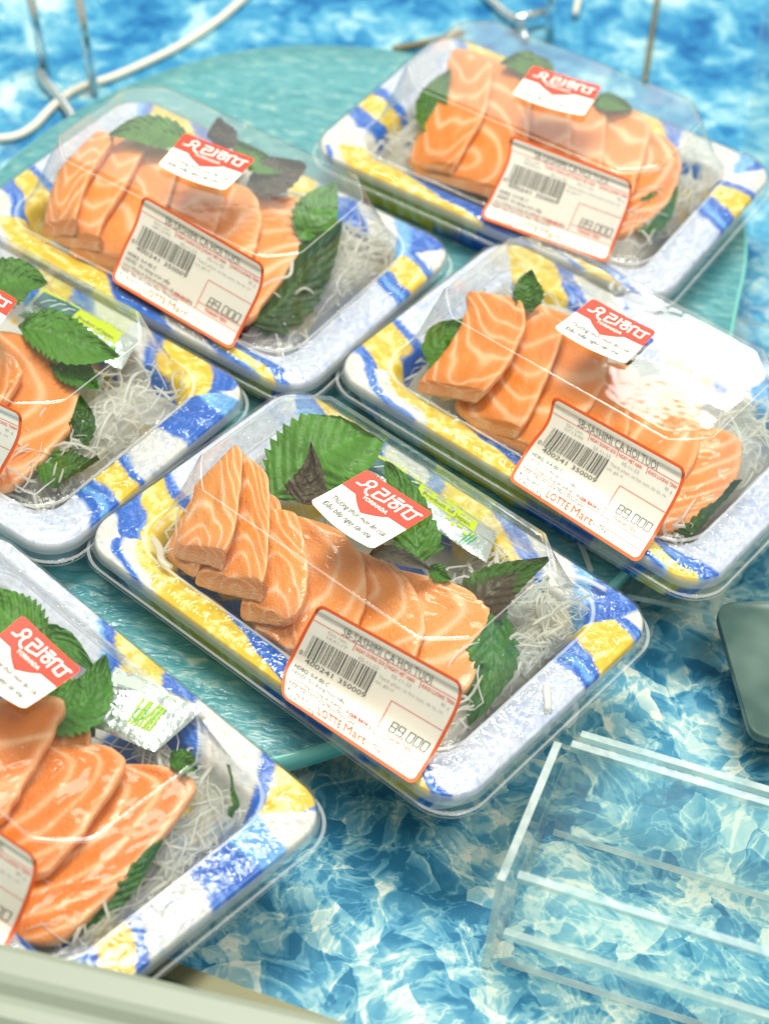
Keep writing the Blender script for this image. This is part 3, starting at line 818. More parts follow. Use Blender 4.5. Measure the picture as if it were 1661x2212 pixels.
fan('upper left pack', [
 ([(370, 222), (250, 330), (190, 470), (163, 600)], [(440, 235), (345, 380), (300, 500), (275, 622)], (44, 50, 30, 38), ('ch', 3.0, .6, -.2)),
 ([(420, 240), (350, 380), (300, 520), (290, 640)], [(560, 262), (470, 430), (390, 560), (350, 700)], (40, 47, 28, 36), ('st', 3.0, -.3)),
 ([(540, 265), (480, 420), (400, 580), (350, 720)], [(680, 310), (640, 470), (540, 640), (450, 790)], (38, 45, 26, 34), ('st', 2.8, -.3)),
 ([(640, 300), (600, 470), (560, 640), (520, 800)], [(840, 390), (830, 530), (740, 740), (640, 860)], (36, 43, 25, 33), ('ch', 2.4, .5, .1)),
 ([(790, 390), (760, 540), (720, 700), (700, 860)], [(960, 440), (985, 560), (930, 740), (820, 900)], (35, 42, 25, 33), ('ch', 2.6, .5, .1)),
 ([(950, 460), (900, 620), (860, 760), (860, 900)], [(1120, 468), (1205, 560), (1090, 740), (935, 950)], (34, 40, 22, 28), ('st', 3.4, -.3)),
], (0, 155.6, .572), .3, 25)
fan('farthest pack', [
 ([(560, 170), (480, 310), (400, 460), (362, 560)], [(660, 190), (630, 370), (570, 480), (500, 610)], (44, 52, 28, 36), ('st', 3.0, .1)),
 ([(640, 180), (600, 380), (540, 520), (560, 660)], [(800, 225), (790, 440), (740, 620), (640, 700)], (42, 48, 28, 34), ('arc', 3.4, -.2, .55)),
 ([(750, 260), (740, 420), (720, 560), (740, 700)], [(945, 330), (940, 470), (930, 620), (900, 740)], (37, 44, 26, 32), ('st', 2.2, .2)),
 ([(900, 350), (900, 460), (880, 600), (900, 740)], [(1070, 345), (1060, 500), (1040, 640), (1020, 780)], (36, 42, 26, 31), ('st', 2.6, -.4)),
 ([(1040, 345), (1010, 480), (1000, 640), (1000, 780)], [(1190, 370), (1225, 450), (1180, 620), (1120, 800)], (35, 41, 24, 30), ('st', 3.0, -.6)),
 ([(1200, 425), (1150, 560), (1120, 700), (1100, 820)], [(1310, 480), (1340, 580), (1280, 720), (1130, 830)], (32, 36, 20, 26), ('arc', 3, -.8, -.5)),
], (674, 17, .594), .7, 35)
fan('pack cut by the left edge', [
 ([(-330, 480), (-300, 700), (-350, 900), (-380, 1100)], [(-80, 560), (30, 660), (60, 900), (-60, 1120)], (40, 47, 28, 34), ('arc', 2.4, -1, -.6)),
 ([(-160, 560), (-120, 740), (-200, 980), (-260, 1200)], [(10, 640), (132, 780), (130, 880), (-20, 1100)], (38, 45, 27, 33), ('arc', 2.4, -1, -.6)),
 ([(70, 575), (20, 820), (-60, 1150), (-160, 1560)], [(185, 565), (430, 830), (525, 1110), (60, 1630)], (33, 38, 20, 27), ('arc', 2.9, -.9, -.65)),
], (0, 536, .3225), .6, 45)
fan('nearest pack', [
 ([(-600, 200), (-650, 500), (-720, 900), (-760, 1300)], [(-150, 100), (-80, 420), (-120, 760), (-300, 1150)], (42, 49, 26, 34), ('st', 2.2, -.5)),
 ([(-300, 120), (-350, 500), (-420, 900), (-460, 1200)], [(400, 80), (430, 200), (200, 620), (10, 960)], (42, 49, 28, 36), ('st', 1.8, -.6)),
 ([(300, 270), (180, 560), (60, 850), (-60, 1200)], [(560, 150), (600, 420), (420, 700), (230, 1050)], (36, 42, 24, 30), ('arc', 2.2, -.7, -.9)),
 ([(240, 470), (120, 720), (20, 980), (-120, 1290)], [(720, 415), (825, 560), (600, 950), (270, 1330)], (34, 41, 23, 30), ('arc', 3.2, -1.15, -.5)),
 ([(800, 600), (620, 860), (330, 1230), (100, 1700)], [(1130, 560), (1295, 740), (900, 1260), (400, 1770)], (28, 34, 18, 22), ('arc', 4.2, -1.3, -.4)),
], (0, 1469, .3225), 1.0, 55)

# ------------------------------------------------------------------ shiso leaves
GREEN = np.array([.085, .27, .020]); DGREEN = np.array([.04, .15, .014]); PURP = np.array([.105, .080, .050]); PALE = np.array([.20, .19, .15])
def leaf(path, wd, z, col, label, teeth=15, seed=0, fold=.003, cr=None, col2=None, prof=None, curl=0.0, group='shiso leaves in the packs', drop=(0, 0)):
    """path: base -> tip in photo pixels; wd: greatest half width in px"""
    if cr: path = crop(path, *cr); wd = wd*cr[2]
    ns, nt_ = 33, 150
    P = resample(path, nt_); T2 = np.gradient(P, axis=0); T2 /= np.linalg.norm(T2, axis=1)[:, None]
    Nn = np.stack([-T2[:, 1], T2[:, 0]], 1)
    t = np.linspace(0, 1, nt_); s = np.linspace(-1, 1, ns)
    prof_ = np.sin(np.pi*np.clip(t, 0, 1)**.72)**.72*(1-.35*t**3) if prof is None else prof(t)
    w_ = wd*prof_
    saw = (t*teeth) % 1; tooth = (1-saw)**.8
    S, T = np.meshgrid(s, t)
    off = (S < 0)*.5
    saw2 = ((T*teeth+off) % 1)
    ed = 1+.23*((saw2)**.8-.6)*sstep(.60, 1, np.abs(S))*np.clip(1.2-T, .3, 1)
    px = P[:, None, :]+Nn[:, None, :]*(S*w_[:, None]*ed)[..., None]+T2[:, None, :]*(np.abs(S)**2*wd*.22-wd*.05*saw2*sstep(.8, 1, np.abs(S)))[..., None]
    vein = np.abs((((T-np.abs(S)*.22)*9) % 1)-.5)*2
    vl = 1-sstep(.0, .16, 1-vein)                  # 1 away from vein
    mid = 1-sstep(.0, .07, np.abs(S))
    Z = np.interp(T, [0, .5, 1], np.array(z)/1000.)+fold*np.abs(S)-curl*S*S
    Z = Z+.0016*(fbm(S*2+seed, T*5, seed)-.5)*2+.0007*(1-np.abs(2*((T-np.abs(S)*.22)*9 % 1)-1))+.0005*(fbm(S*9, T*26, seed+4)-.5)
    Z = Z+drop[0]*(1-S)/2*.001+drop[1]*(1+S)/2*.001
    V = un(px.reshape(-1, 2), Z.ravel())
    if cr: V = inside({328: 'A', 899: 'C', 674: 'T'}.get(cr[0]) or {155.6: 'B', 536: 'D', 1469: 'E'}[cr[1]], V)
    g = fbm(S*2.5+seed, T*6, seed+2)[..., None]; g2 = fbm(S*14, T*36, seed+6)[..., None]
    C = col*(.70+.6*g)*(.86+.28*g2)
    if col2 is not None:
        m_ = sstep(.38, .62, fbm(S*1.3+seed, T*2.2, seed+12)+.25*(T-.5))[..., None]; C = C*(1-m_)+col2*(.75+.5*g2)*m_
    lv = ((1-sstep(.0, .14, np.abs(((T-np.abs(S)*.22)*9 % 1)-0.0)))*.45)[..., None]
    C = C*(1+lv*.30)+np.array([.03, .06, .02])*mid[..., None]
    o = mesh('shiso_leaf', V, grid_faces(ns, nt_), M['leaf'], colors=np.clip(C, 0, 1).reshape(-1, 3))
    tag(o, label, 'shiso leaf', group); return o
LA = (328, 916, .468)
leaf([(560, 330), (660, 230), (800, 130), (1030, 20)], 205, (30, 44, 50), GREEN, 'big green shiso leaf standing behind the salmon fan of the front middle pack', 15, 1, cr=LA, fold=.002, prof=lambda t: np.clip(np.sin(np.pi*np.clip(t*.97+.03, 0, 1)**.85)**.5, 0, 1))
leaf([(700, 370), (720, 300), (740, 200), (735, 95)], 105, (40, 48, 53), PURP, 'small purple leaf pointing up in front of the big green leaf', 9, 2, cr=LA, prof=lambda t: np.clip((1-t)**1.25*1.25*np.clip(t*9+.45, 0, 1), 0, 1))
leaf([(1230, 640), (1220, 520), (1180, 360), (1090, 190)], 115, (32, 42, 46), GREEN*.9, 'green shiso leaf to the right of the red sticker on the front middle pack', 9, 3, cr=LA, prof=lambda t: np.clip((1-t)**.6*1.1*np.clip(t*6+.5, 0, 1), 0, 1))
leaf([(1000, 600), (1080, 595), (1180, 625), (1290, 672)], 42, (40, 42, 39), PALE, 'grey underside of a folded leaf beside the lower corner of the sticker', 7, 4, cr=LA)
leaf([(1270, 665), (1310, 680), (1340, 700), (1375, 715)], 40, (31, 33, 33), GREEN, 'tiny green leaf tip above the rightmost slice of the front middle pack', 5, 5, cr=LA)
leaf([(1400, 960), (1480, 860), (1600, 740), (1830, 620)], 150, (24, 38, 52), PURP*.8, 'dark purple and green leaf rising to the right corner of the front middle pack', 13, 6, cr=LA, col2=GREEN*.6, prof=lambda t: np.clip(np.sin(np.pi*np.clip(t, 0, 1)**.6)**.8*(1-.55*t), 0, 1))
leaf([(1600, 820), (1570, 950), (1560, 1150), (1470, 1370)], 125, (34, 34, 24), GREEN*.8, 'crumpled wet green leaf at the right end of the front middle pack', 11, 7, cr=LA, fold=-.004, col2=DGREEN)
LC = (899, 588, .459)
leaf([(230, 480), (150, 380), (130, 320), (220, 235)], 110, (26, 30, 34), GREEN*.8, 'green leaf at the left end of the glare lit pack', 10, 8, cr=LC)
leaf([(540, 190), (530, 120), (525, 60), (540, 0)], 75, (44, 50, 54), GREEN*.8, 'pointed green leaf behind the salmon of the glare lit pack', 7, 9, cr=LC)
leaf([(1180, 1220), (1300, 1180), (1430, 1090), (1550, 1010)], 110, (22, 28, 32), DGREEN*.7, 'dark leaf at the front right corner of the glare lit pack', 11, 10, cr=LC, fold=-.004)
leaf([(960, 440), (1040, 480), (1120, 520), (1180, 560)], 85, (32, 33, 33), DGREEN*.6, 'dark leaf under the lamp glare of the right hand pack', 7, 11, cr=LC)
LB = (0, 155.6, .572)
leaf([(720, 260), (620, 230), (520, 215), (420, 235)], 62, (44, 48, 48), GREEN*.8, 'green leaf behind the left slices of the upper left pack', 9, 12, cr=LB)
leaf([(830, 300), (840, 260), (835, 220), (828, 180)], 60, (44, 50, 54), PURP*.9, 'dark pointed leaf above the sticker of the upper left pack', 6, 13, cr=LB)
leaf([(880, 250), (940, 300), (1000, 340), (1080, 370)], 60, (42, 42, 40), GREEN*.8, 'green leaf right of the sticker of the upper left pack', 8, 14, cr=LB)
leaf([(930, 430), (1020, 400), (1100, 360), (1170, 320)], 75, (38, 42, 50), PURP*.8, 'purple leaf standing at the back right of the upper left pack', 9, 15, cr=LB)
leaf([(1130, 640), (1180, 560), (1220, 490), (1260, 430)], 90, (34, 42, 46), GREEN, 'bright green leaf at the right end of the upper left pack', 8, 16, cr=LB)
leaf([(930, 950), (1030, 900), (1130, 780), (1280, 580)], 115, (22, 32, 46), DGREEN*.55, 'long dark green leaf hanging down the right end of the upper left pack', 11, 17, cr=LB, fold=-.003)
LT = (674, 17, .594)
leaf([(500, 470), (440, 400), (440, 330), (500, 230)], 60, (26, 34, 42), GREEN*.7, 'green leaf at the left end of the farthest pack', 9, 18, cr=LT)
leaf([(880, 260), (820, 215), (760, 195), (690, 200)], 50, (44, 47, 48), GREEN*.7, 'green leaf behind the sticker of the farthest pack', 7, 19, cr=LT)
leaf([(1020, 350), (1070, 340), (1110, 345), (1160, 365)], 35, (40, 40, 38), GREEN*.8, 'green leaf tip right of the sticker of the farthest pack', 6, 20, cr=LT)
leaf([(1150, 790), (1220, 760), (1270, 710), (1320, 660)], 70, (22, 26, 28), DGREEN, 'dark green leaf under the rightmost slice of the farthest pack', 7, 21, cr=LT)
LD = (0, 536, .3225)
leaf([(-150, 330), (0, 250), (150, 200), (290, 230)], 175, (44, 48, 46), GREEN*.85, 'large green leaf at the back of the pack cut by the left edge', 11, 22, cr=LD)
leaf([(120, 520), (330, 560), (520, 650), (775, 720)], 165, (36, 40, 42), GREEN*.95, 'long green leaf right of the salmon in the pack cut by the left edge', 14, 23, cr=LD)
leaf([(330, 700), (430, 760), (540, 840), (650, 930)], 120, (32, 34, 34), DGREEN*1.3, 'darker green leaf below the long leaf in the pack cut by the left edge', 10, 24, cr=LD)
leaf([(250, 1380), (400, 1480), (560, 1500), (700, 1440)], 150, (24, 28, 26), GREEN*.7, 'crumpled wet leaf at the front corner of the pack cut by the left edge', 10, 25, cr=LD, col2=DGREEN)
leaf([(460, 1350), (530, 1250), (560, 1150), (540, 1000)], 95, (24, 30, 32), DGREEN*.8, 'dark leaf edge beside the rightmost slice of the pack cut by the left edge', 8, 26, cr=LD)
LE = (0, 1469, .3225)
leaf([(200, 250), (420, 200), (600, 120), (700, -140)], 190, (38, 42, 44), DGREEN*1.5, 'broad green leaf right of the red sticker in the nearest pack', 13, 27, cr=LE)
leaf([(330, -200), (160, -330), (0, -480), (-120, -620)], 210, (46, 50, 52), GREEN*.95, 'green leaf at the back left of the nearest pack', 12, 28, cr=LE)
leaf([(-50, 130), (200, -200), (400, -260), (640, -60)], 130, (42, 46, 42), DGREEN*1.4, 'long green leaf behind the red sticker in the nearest pack', 12, 29, cr=LE)
leaf([(640, 380), (600, 340), (580, 300), (590, 240)], 50, (30, 33, 34), GREEN*.8, 'small leaf tip beside the cut slice in the nearest pack', 5, 30, cr=LE)
leaf([(1140, 590), (1190, 560), (1250, 555), (1310, 590)], 95, (32, 34, 30), GREEN*.8, 'rounded green leaf tip beside the sachet in the nearest pack', 5, 31, cr=LE)
leaf([(1620, 560), (1600, 700), (1600, 840), (1620, 980)], 55, (32, 32, 28), GREEN*.9, 'narrow serrated green leaf at the right wall of the nearest pack', 12, 32, cr=LE)
leaf([(560, 1700), (700, 1480), (860, 1300), (1080, 1080)], 125, (16, 24, 30), DGREEN*1.0, 'dark green leaf under the rightmost slice of the nearest pack', 13, 33, cr=LE, fold=-.002)

# ------------------------------------------------------------------ shredded daikon
def shreds(key, label, seed, regions, n, zr=(.010, .026)):
    rnd = random.Random(seed); parts = []
    for k in range(int(n*1.1)):
        x0, x1, y0, y1 = regions[k % len(regions)]
        x, y = rnd.uniform(x0, x1), rnd.uniform(y0, y1); a = rnd.uniform(0, 2*math.pi); z = rnd.uniform(*zr)
        m = rnd.randint(8, 12); z += .004; L_ = rnd.uniform(.022, .05)/m; P = []; da = rnd.uniform(-.35, .35)
        for i in range(m):
            P.append((x, y, z+.003*math.sin(i*.8+k))); x += L_*math.cos(a); y += L_*math.sin(a); a += da+rnd.uniform(-.15, .15)
            if not (-.077 < x < .077 and -.049 < y < .049): a += math.pi*.6; x = min(max(x, -.077), .077); y = min(max(y, -.049), .049)
        r = rnd.choice([.0003, .0004, .0006, .0009])
        parts.append(tube(P, [r*.5]+[r]*(m-2)+[r*.5], 5, .55))
    for (x0, x1, y0, y1) in regions:            # the packed bed the strands lie on
        nx, ny = 60, 40; gx, gy = np.meshgrid(np.linspace(x0, x1, nx), np.linspace(y0, y1, ny))
        e = np.minimum(np.minimum((gx-x0)/(x1-x0), (x1-gx)/(x1-x0)), np.minimum((gy-y0)/(y1-y0), (y1-gy)/(y1-y0)))
        gz = .0085+(zr[1]-.006)*np.sqrt(np.clip(e*4, 0, 1))*(.55+.5*fbm(gx*60, gy*60, seed, 2)+.06*np.sin(gx*2600+8*fbm(gx*60, gy*60, seed+2)))
        keep = fbm(gx*70+5, gy*70, seed+3, 2) > .0
        Fg = [f for f in grid_faces(nx, ny) if keep.ravel()[f[0]]]
        if Fg: parts.append((np.c_[gx.ravel(), gy.ravel(), gz.ravel()], Fg))
    V, F = join(parts)
    o = mesh('shredded_daikon', to_world(key, V), F, M['daikon'])
    tag(o, label, 'daikon', None, 'stuff')
shreds('A', 'white shredded daikon under and beside the salmon of the front middle pack', 1, [(.058, .077, -.045, .045), (.020, .076, .028, .046), (.062, .077, -.04, .03), (-.076, -.066, -.03, .04)], 200)
shreds('B', 'white shredded daikon at the right end of the upper left pack', 2, [(.05, .076, -.045, .045), (.03, .07, .02, .046), (-.07, .0, .03, .046)], 130)
shreds('C', 'white shredded daikon at the back of the glare lit right hand pack', 3, [(.05, .076, -.045, .045), (-.075, .07, .02, .046), (-.075, -.05, -.04, .04)], 170)
shreds('T', 'white shredded daikon around the salmon of the farthest pack', 4, [(-.076, -.045, -.04, .045), (.05, .076, -.045, .045), (-.07, .06, .03, .046)], 130)
shreds('D', 'white shredded daikon beside the leaves of the pack cut by the left edge', 5, [(.045, .076, -.03, .045), (.05, .07, -.045, .02)], 150)
shreds('E', 'white shredded daikon at the right end of the nearest pack', 6, [(.056, .076, .0, .046), (.070, .077, -.045, .02), (.02, .06, .036, .046)], 90, (.008, .018))
def strand(px, z, r, label):
    P = resample(px, 24); Q = un(P, np.interp(np.linspace(0, 1, 24), np.linspace(0, 1, len(z)), np.array(z)/1000.))
    V, F = tube(Q, np.r_[r*.4, np.full(22, r), r*.4], 8, .5)
    tag(mesh('daikon_strand', V, F, M['daikon']), label, 'daikon strand', 'loose daikon strands on the lids')
strand([(1250, 1168), (1262, 1195), (1277, 1235)], (2, 2, 2), .0013, 'loose daikon strand lying on the teal platter above the front middle pack')
strand([(1180, 1480), (1183, 1530), (1178, 1585)], (28, 26, 10), .0016, 'daikon strand hanging over the right edge of the front middle pack')
strand([(1225, 1500), (1243, 1525), (1240, 1550), (1222, 1570)], (5, 2, 0, 0), .0015, 'curled daikon strand poking out below the front middle pack')
strand([(1212, 1240), (1260, 1250), (1310, 1275)], (28, 27, 26), .0013, 'daikon strand on the back right rim of the front middle pack')
strand([(556, 625), (590, 605), (625, 595), (632, 562)], (45, 48, 50, 50), .0009, 'thin daikon strand beside the price label of the upper left pack')
strand([(330, 1160), (345, 1185), (350, 1210), (372, 1228)], (27, 27, 27, 26), .0016, 'daikon strand caught at the left wall of the front middle pack')

# ------------------------------------------------------------------ wasabi sachets
def sachet(q, z, label, kind, seed):
    """q: corners in the photo, clockwise from the top left of its print"""
    c = un(q, np.array(z)/1000.)
    W_ = 1000*np.linalg.norm(c[1]-c[0]); H_ = 1000*np.linalg.norm(c[3]-c[0])
    nx, ny = 60, 26; V = []; C = []
    def fn(x, y, off=0):
        u_ = (np.asarray(x)/W_)[:, None]; v_ = (np.asarray(y)/H_)[:, None]
        P = (c[0]*(1-u_)+c[1]*u_)*(1-v_)+(c[3]*(1-u_)+c[2]*u_)*v_
        P[:, 2] += .0035*np.sin(np.pi*np.clip(u_[:, 0], 0, 1))**.6*np.sin(np.pi*np.clip(v_[:, 0], 0, 1))**.6+.0012*(fbm(u_[:, 0]*7, v_[:, 0]*4, seed)-.5)+off
        return P
    X, Y = np.meshgrid(np.linspace(0, W_, nx), np.linspace(0, H_, ny))
    A = Art(); A.add(list(zip(X.ravel(), Y.ravel())), grid_faces(nx, ny), 0, 0)
    if kind == 'lime':
        A.rect(0, .3, W_*.86, H_*.52, 1, 1); A.rect(W_*.04, H_*.12, W_*.42, H_*.60, 2, 2)
        for k in range(5): A.rect(W_*(.66+.045*k), H_*(.57+.08*(k % 2)), W_*(.69+.045*k), H_*(.66+.08*(k % 2)), 1, 2)
        A.text('Product of Japan', W_*.46, H_*.46, 3.2, 4, 3, W_*.36)
        for k in range(3): A.stroke([(W_*(.80+.02*k), H_*.95), (W_*(.85+.02*k), H_*.6)], .5, 3, 3)
        for k in range(3): A.stroke([(W_*(.10+.1*k), H_*.5), (W_*(.15+.1*k), H_*.3), (W_*(.2+.1*k), H_*.26)], .7, 5, 4)
    else:
        A.rect(W_*.06, H_*.10, W_*.5, H_*.28, 5, 1)
        A.text('HẠN SỬ DỤNG', W_*.05, H_*.62, 2.8, 4, 2, W_*.4)
        for k in range(2): A.text('wasabi', W_*.05, H_*(.36+.11*k), 2.4, 4, 2, W_*.3)
        rnd = random.Random(3)
        for k in range(7):
            a = rnd.uniform(-.4, .5); x = W_*(.50+.045*k); y = H_*.78
            pts = [(x+math.sin(a)*0, y), (x+2*math.sin(a), y-H_*.2), (x+4*a, y-H_*.42)]
            A.stroke(pts, 1.1, 1, 2); A.stroke([(p[0]+.7, p[1]) for p in pts], .35, 3, 3)
        A.circ((W_*.56, H_*.62), 2.6, .5, 3, 3)
    V2 = np.array(A.V); L = np.array(A.L); P = fn(V2[:, 0], V2[:, 1]); P[:, 2] += L*.00014
    n0 = nx*ny
    B = fn(X.ravel(), Y.ravel()); B[:, 2] -= .0025*np.sin(np.pi*X.ravel()/W_)*np.sin(np.pi*Y.ravel()/H_)*2+.0002
    F = A.F+[tuple(i+len(P) for i in f) for f in grid_faces(nx, ny)]
    o = mesh('wasabi_sachet', np.vstack([P, B]), F, [M['foil'], M['lime'], M['darkteal'], M['gprint'], M['ink'], M['cream']], fmat=A.m+[0]*((nx-1)*(ny-1)))
    tag(o, label, 'sachet', 'wasabi sachets in the packs')
def foil():
    m, nt, p, out = mat('sachet_foil'); setp(p, Base_Color=(.70, .80, .78, 1), Roughness=.22, Metallic=.75)
    n = noise(nt, 130, 4, .6, 1.0); bump(nt, n.outputs['Fac'], .0016, .7, p.inputs['Normal']); return m
M['foil'] = foil(); M['lime'] = plain('lime_print', (.55, .70, .01), .6); M['darkteal'] = plain('dark_window', (.04, .14, .15), .12)
M['gprint'] = plain('green_print', (.04, .45, .12), .35); M['cream'] = plain('pale_print', (.62, .74, .62), .35)
sachet([(800, 970), (1075, 1150), (1050, 1215), (760, 1030)], (36, 26, 30, 36), 'lime green and silver sachet behind the leaves of the front middle pack', 'lime', 3)
sachet([(95, 622), (300, 735), (262, 800), (40, 680)], (34, 28, 30, 34), 'lime green and silver sachet in the pack cut by the left edge', 'lime', 4)
sachet([(250, 1440), (445, 1530), (335, 1625), (180, 1560)], (34, 28, 26, 30), 'silver sachet with a green plant drawing in the nearest pack', 'silver', 5)

# ------------------------------------------------------------------ clear acrylic riser and sheet at the lower right
def slab(name, P4, th, parent, m=('acrylic', 'aedge')):
    """P4: four world corners of the top face; extruded along its normal"""
    P = np.array(P4, float); nrm = np.cross(P[1]-P[0], P[3]-P[0]); nrm /= np.linalg.norm(nrm)
    if nrm[2] < 0 or (abs(nrm[2]) < .2 and nrm[1] > 0): nrm = -nrm
    V = np.vstack([P, P-nrm*th])
    F = [(0, 1, 2, 3), (7, 6, 5, 4), (0, 4, 5, 1), (1, 5, 6, 2), (2, 6, 7, 3), (3, 7, 4, 0)]
    if parent is not None: V = V-np.array(parent.location)
    return mesh(name, V, F, [M[m[0]], M[m[1]]], parent=parent, smooth=False, fmat=[0, 0, 1, 1, 1, 1])
FZ = -.0296
def riser():
    ex = un([(1661, 1743)], .028)[0]-un([(1228, 1613)], .028)[0]; ex[2] = 0; ex /= np.linalg.norm(ex)
    a = un([(1232, 1612)], .028)[0]; b = un([(1117, 1893)], .028)[0]
    root = bpy.data.objects.new('acrylic_riser', None); COL.objects.link(root); root.location = (*((a+b)/2)[:2], FZ)
    tag(root, 'clear acrylic display riser with a flat top at the lower right corner', 'display riser')
    L_ = .20; up = lambda p, z: np.array([p[0], p[1], z])
    slab('tread', [a, a+ex*L_, b+ex*L_, b], .0033, root)
    ey = (b-a)/np.linalg.norm(b-a)
    slab('back_panel', [up(a, .0278), up(a+ex*L_, .0278), up(a+ex*L_, FZ), up(a, FZ)], .0033, root)
    e = b+ey*.0005; slab('front_panel', [up(e, .0280), up(e+ex*L_, .0280), up(e+ex*L_, FZ), up(e, FZ)], .0033, root)
    g = e+ey*.0037; slab('mid_strip', [up(g, .001), up(g+ex*L_, .001), up(g+ex*L_+ey*.003, .001), up(g+ey*.003, .001)], .0033, root, ('aedge', 'aedge'))  # pale strip across the front panel at mid height
    sd = -ex*.0034
    P = np.array([up(a+sd, .0282), up(e+ey*.0034+sd, .0282), up(e+ey*.0034+sd, FZ), up(a+sd, FZ)]); V = np.vstack([P, P-ex*.003])-np.array(root.location)
    F = [(0, 1, 2, 3), (7, 6, 5, 4), (0, 4, 5, 1), (1, 5, 6, 2), (2, 6, 7, 3), (3, 7, 4, 0)]
    mesh('side_panel', V, F, [M['acrylic'], M['aedge']], parent=root, smooth=False, fmat=[0, 0, 1, 1, 1, 1])
    # raised stop strip along the back
    h = a-ey*.022; slab('stop_strip', [up(h, .012), up(h+ex*L_, .012), up(h+ex*L_+ey*.003, .012), up(h+ey*.003, .012)], .0033, root, ('aedge', 'aedge'))
riser()
sh = slab('acrylic_sheet', [un([(1354, 1283)], -.014)[0], un([(1354, 1283)], -.014)[0]+[.16, -.024, 0], un([(1354, 1283)], -.014)[0]+[.19, .16, 0], un([(1354, 1283)], -.014)[0]+[.03, .2, 0]], .003, None)
tag(sh, 'clear acrylic sheet lying under the right corner of the glare lit pack', 'acrylic sheet')

# grey green rounded card stand at the right edge
def grey_card():
    o = bpy.data.objects.new('smoked_card', None); COL.objects.link(o)
    c = un([(1690, 1440)], .004)[0]; o.location = (*c[:2], FZ)
    tag(o, 'smoked grey green plate with rounded corners standing at the right edge', 'plate')
    P = ring(.021, .036, .008, 1, 48); th = .005; rot = .17
    Rm = np.array([[math.cos(rot), -math.sin(rot)], [math.sin(rot), math.cos(rot)]]); P = P@Rm.T
    V = []; F = []
    for z, s in ((.0335, .97), (.034, .99), (.0325, 1), (.0292, 1.0), (.0285, .985)):
        V.append(np.c_[P*s, np.full(len(P), z)])
    n = len(P); V = np.vstack(V); F = grid_faces(n, 5, True)+[tuple(range(n))[::-1], tuple(4*n+i for i in range(n))]
    m, nt, p, out = mat('smoked_plastic'); setp(p, Roughness=.3, Specular_IOR_Level=.3)
    nz = noise(nt, 30, 2); nt.links.new(ramp(nt, nz.outputs['Fac'], [(.35, (.05, .10, .09)), (.65, (.13, .20, .17))]), p.inputs['Base Color'])
    mesh('top_plate', V, F, m, parent=o)
    v, f = box((.006, 0, .0142), (.018, .05, .0284), rot); mesh('foot', v, f, plain('foot_shadow_tone', (.03, .07, .06), .3), parent=o, smooth=False)  # block coloured green-dark to stand for the shadow below the plate
grey_card()

# ------------------------------------------------------------------ case rim at the lower left, blurred
def case_rim():
    root = bpy.data.objects.new('display_case_rim', None); COL.objects.link(root); root.location = (-.05, .34, FZ)
    tag(root, 'cream display case rim across the lower left corner, nearest the camera', 'case rim')
    a, b = un([(-400, 1935), (1300, 2330)], .050); L0 = np.array(root.location)
    d = (b-a)/np.linalg.norm(b-a); nrm = np.array([d[1], -d[0], 0])   # towards the camera
    prof = [(0, FZ), (0, .045), (.001, .049), (.004, .0505), (.012, .0505), (.0150, .0495), (.018, .047), (.021, .0475), (.026, .0475), (.030, .044), (.031, FZ)]
    V = []
    for p in (a, b):
        for o_, z in prof: V.append(np.array([p[0], p[1], 0])+nrm*o_+np.array([0, 0, z])-L0)
    n = len(prof); F = [(i, i+1, n+i+1, n+i) for i in range(n-1)]+[tuple(range(n))[::-1], tuple(n+i for i in range(n))]
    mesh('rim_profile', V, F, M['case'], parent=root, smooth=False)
    a2, b2 = un([(250, 2025), (900, 2262)], .0); d2 = (b2-a2)/np.linalg.norm(b2-a2); n2 = np.array([d2[1], -d2[0], 0])
    V = []
    for p in (a2, b2):
        for o_, z in ((0, FZ), (0, -.002), (.001, 0), (.008, 0), (.0085, FZ)): V.append(np.array([p[0], p[1], 0])+n2*o_+np.array([0, 0, z])-L0)
    F = [(i, i+1, 5+i+1, 5+i) for i in range(4)]+[(4, 3, 2, 1, 0), (5, 6, 7, 8, 9)]
    mesh('metal_ledge', V, F, M['steel'], parent=root, smooth=False)
case_rim()

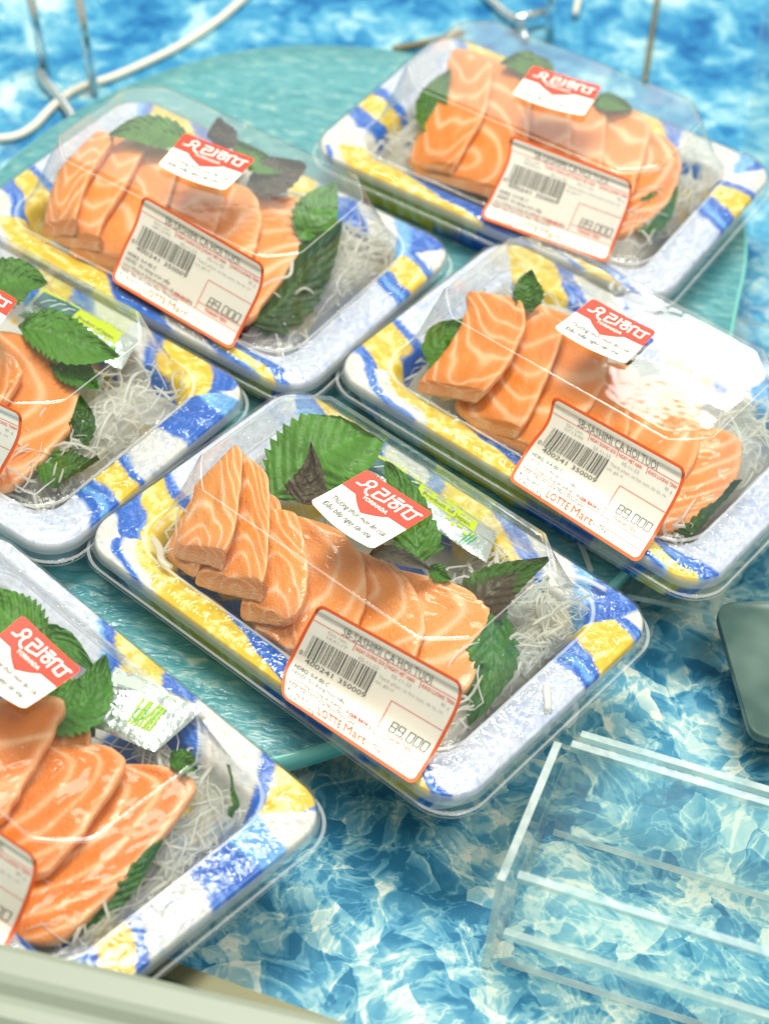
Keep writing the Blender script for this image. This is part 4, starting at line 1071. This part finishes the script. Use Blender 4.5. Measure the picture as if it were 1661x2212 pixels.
# ------------------------------------------------------------------ things on the counter behind
def rod(name, px, z, r, m, label, cat, group=None):
    P = un(px, np.array(z)/1000.) if len(z) == len(px) else un(px, z[0]/1000.)
    if len(P) > 2: P = resample(P, 40)
    V, F = tube(P, r, 12); o = mesh(name, V, F, M[m]); tag(o, label, cat, group); return o
rod('cream_cord', [(-40, 300), (30, 296), (75, 272), (110, 235), (160, 195), (240, 168), (310, 138), (390, 98), (470, 45), (540, -15)], [-27.5], .0024, 'cord', 'cream cable winding over the ice print at the top left', 'cable')
def wire_stand(posts, foot, label):
    root = bpy.data.objects.new('wire_stand', None); COL.objects.link(root)
    base = un([posts[0][1]], FZ)[0]; root.location = base; tag(root, label, 'wire stand')
    for (top, bot) in posts:
        b0 = un([bot], FZ)[0]; lo, hi = FZ, .30
        for _ in range(40):     # height at which the leaning post meets the frame top
            m_ = (lo+hi)/2; lo, hi = (m_, hi) if un([top], m_)[0][1] > b0[1]+.0 else (lo, m_)
        t0 = un([top], lo)[0]
        V, F = tube([b0-base, t0-base], .0026, 12); mesh('post', V, F, M['chrome'], parent=root)
    if foot:
        P = un(foot, -.026); V, F = tube(resample(P-base, 20), .0028, 12); mesh('foot', V, F, M['chrome'], parent=root)
wire_stand([((165, -40), (205, 205)), ((60, -40), (100, 160))], [(88, 152), (100, 178), (140, 225), (180, 290)], 'chrome wire stand with two thin posts at the top left corner')
wire_stand([((1192, -60), (1186, 90))], [(1040, -20), (1085, 25), (1120, 50), (1135, 85)], 'thin wire stand behind the farthest pack')
rod('metal_bar', [(1098, 44), (1178, 26)], [-20], .0026, 'chrome', 'short bright metal bar lying behind the farthest pack', 'metal bar')
rod('dull_stick', [(850, 106), (940, 88), (1000, 70)], [-26], .002, 'brass', 'dull grey stick lying at the back edge of the platter', 'stick')
rod('white_stick', [(1252, -20), (1242, 30)], [-24], .0018, 'cord', 'small white stick at the top edge', 'stick')
rod('brass_rod', [(1424, -30), (1408, 70), (1392, 175)], [-26], .0015, 'brass', 'thin dark brass rod running down behind the farthest pack', 'rod')
ps = slab('clear_panel', [un([(1598, 420)], FZ+.003)[0], un([(1760, 420)], FZ+.003)[0], un([(1760, 20)], .03)[0], un([(1650, 20)], .03)[0]], .003, None)
tag(ps, 'clear plastic panel standing at the upper right edge', 'plastic panel')
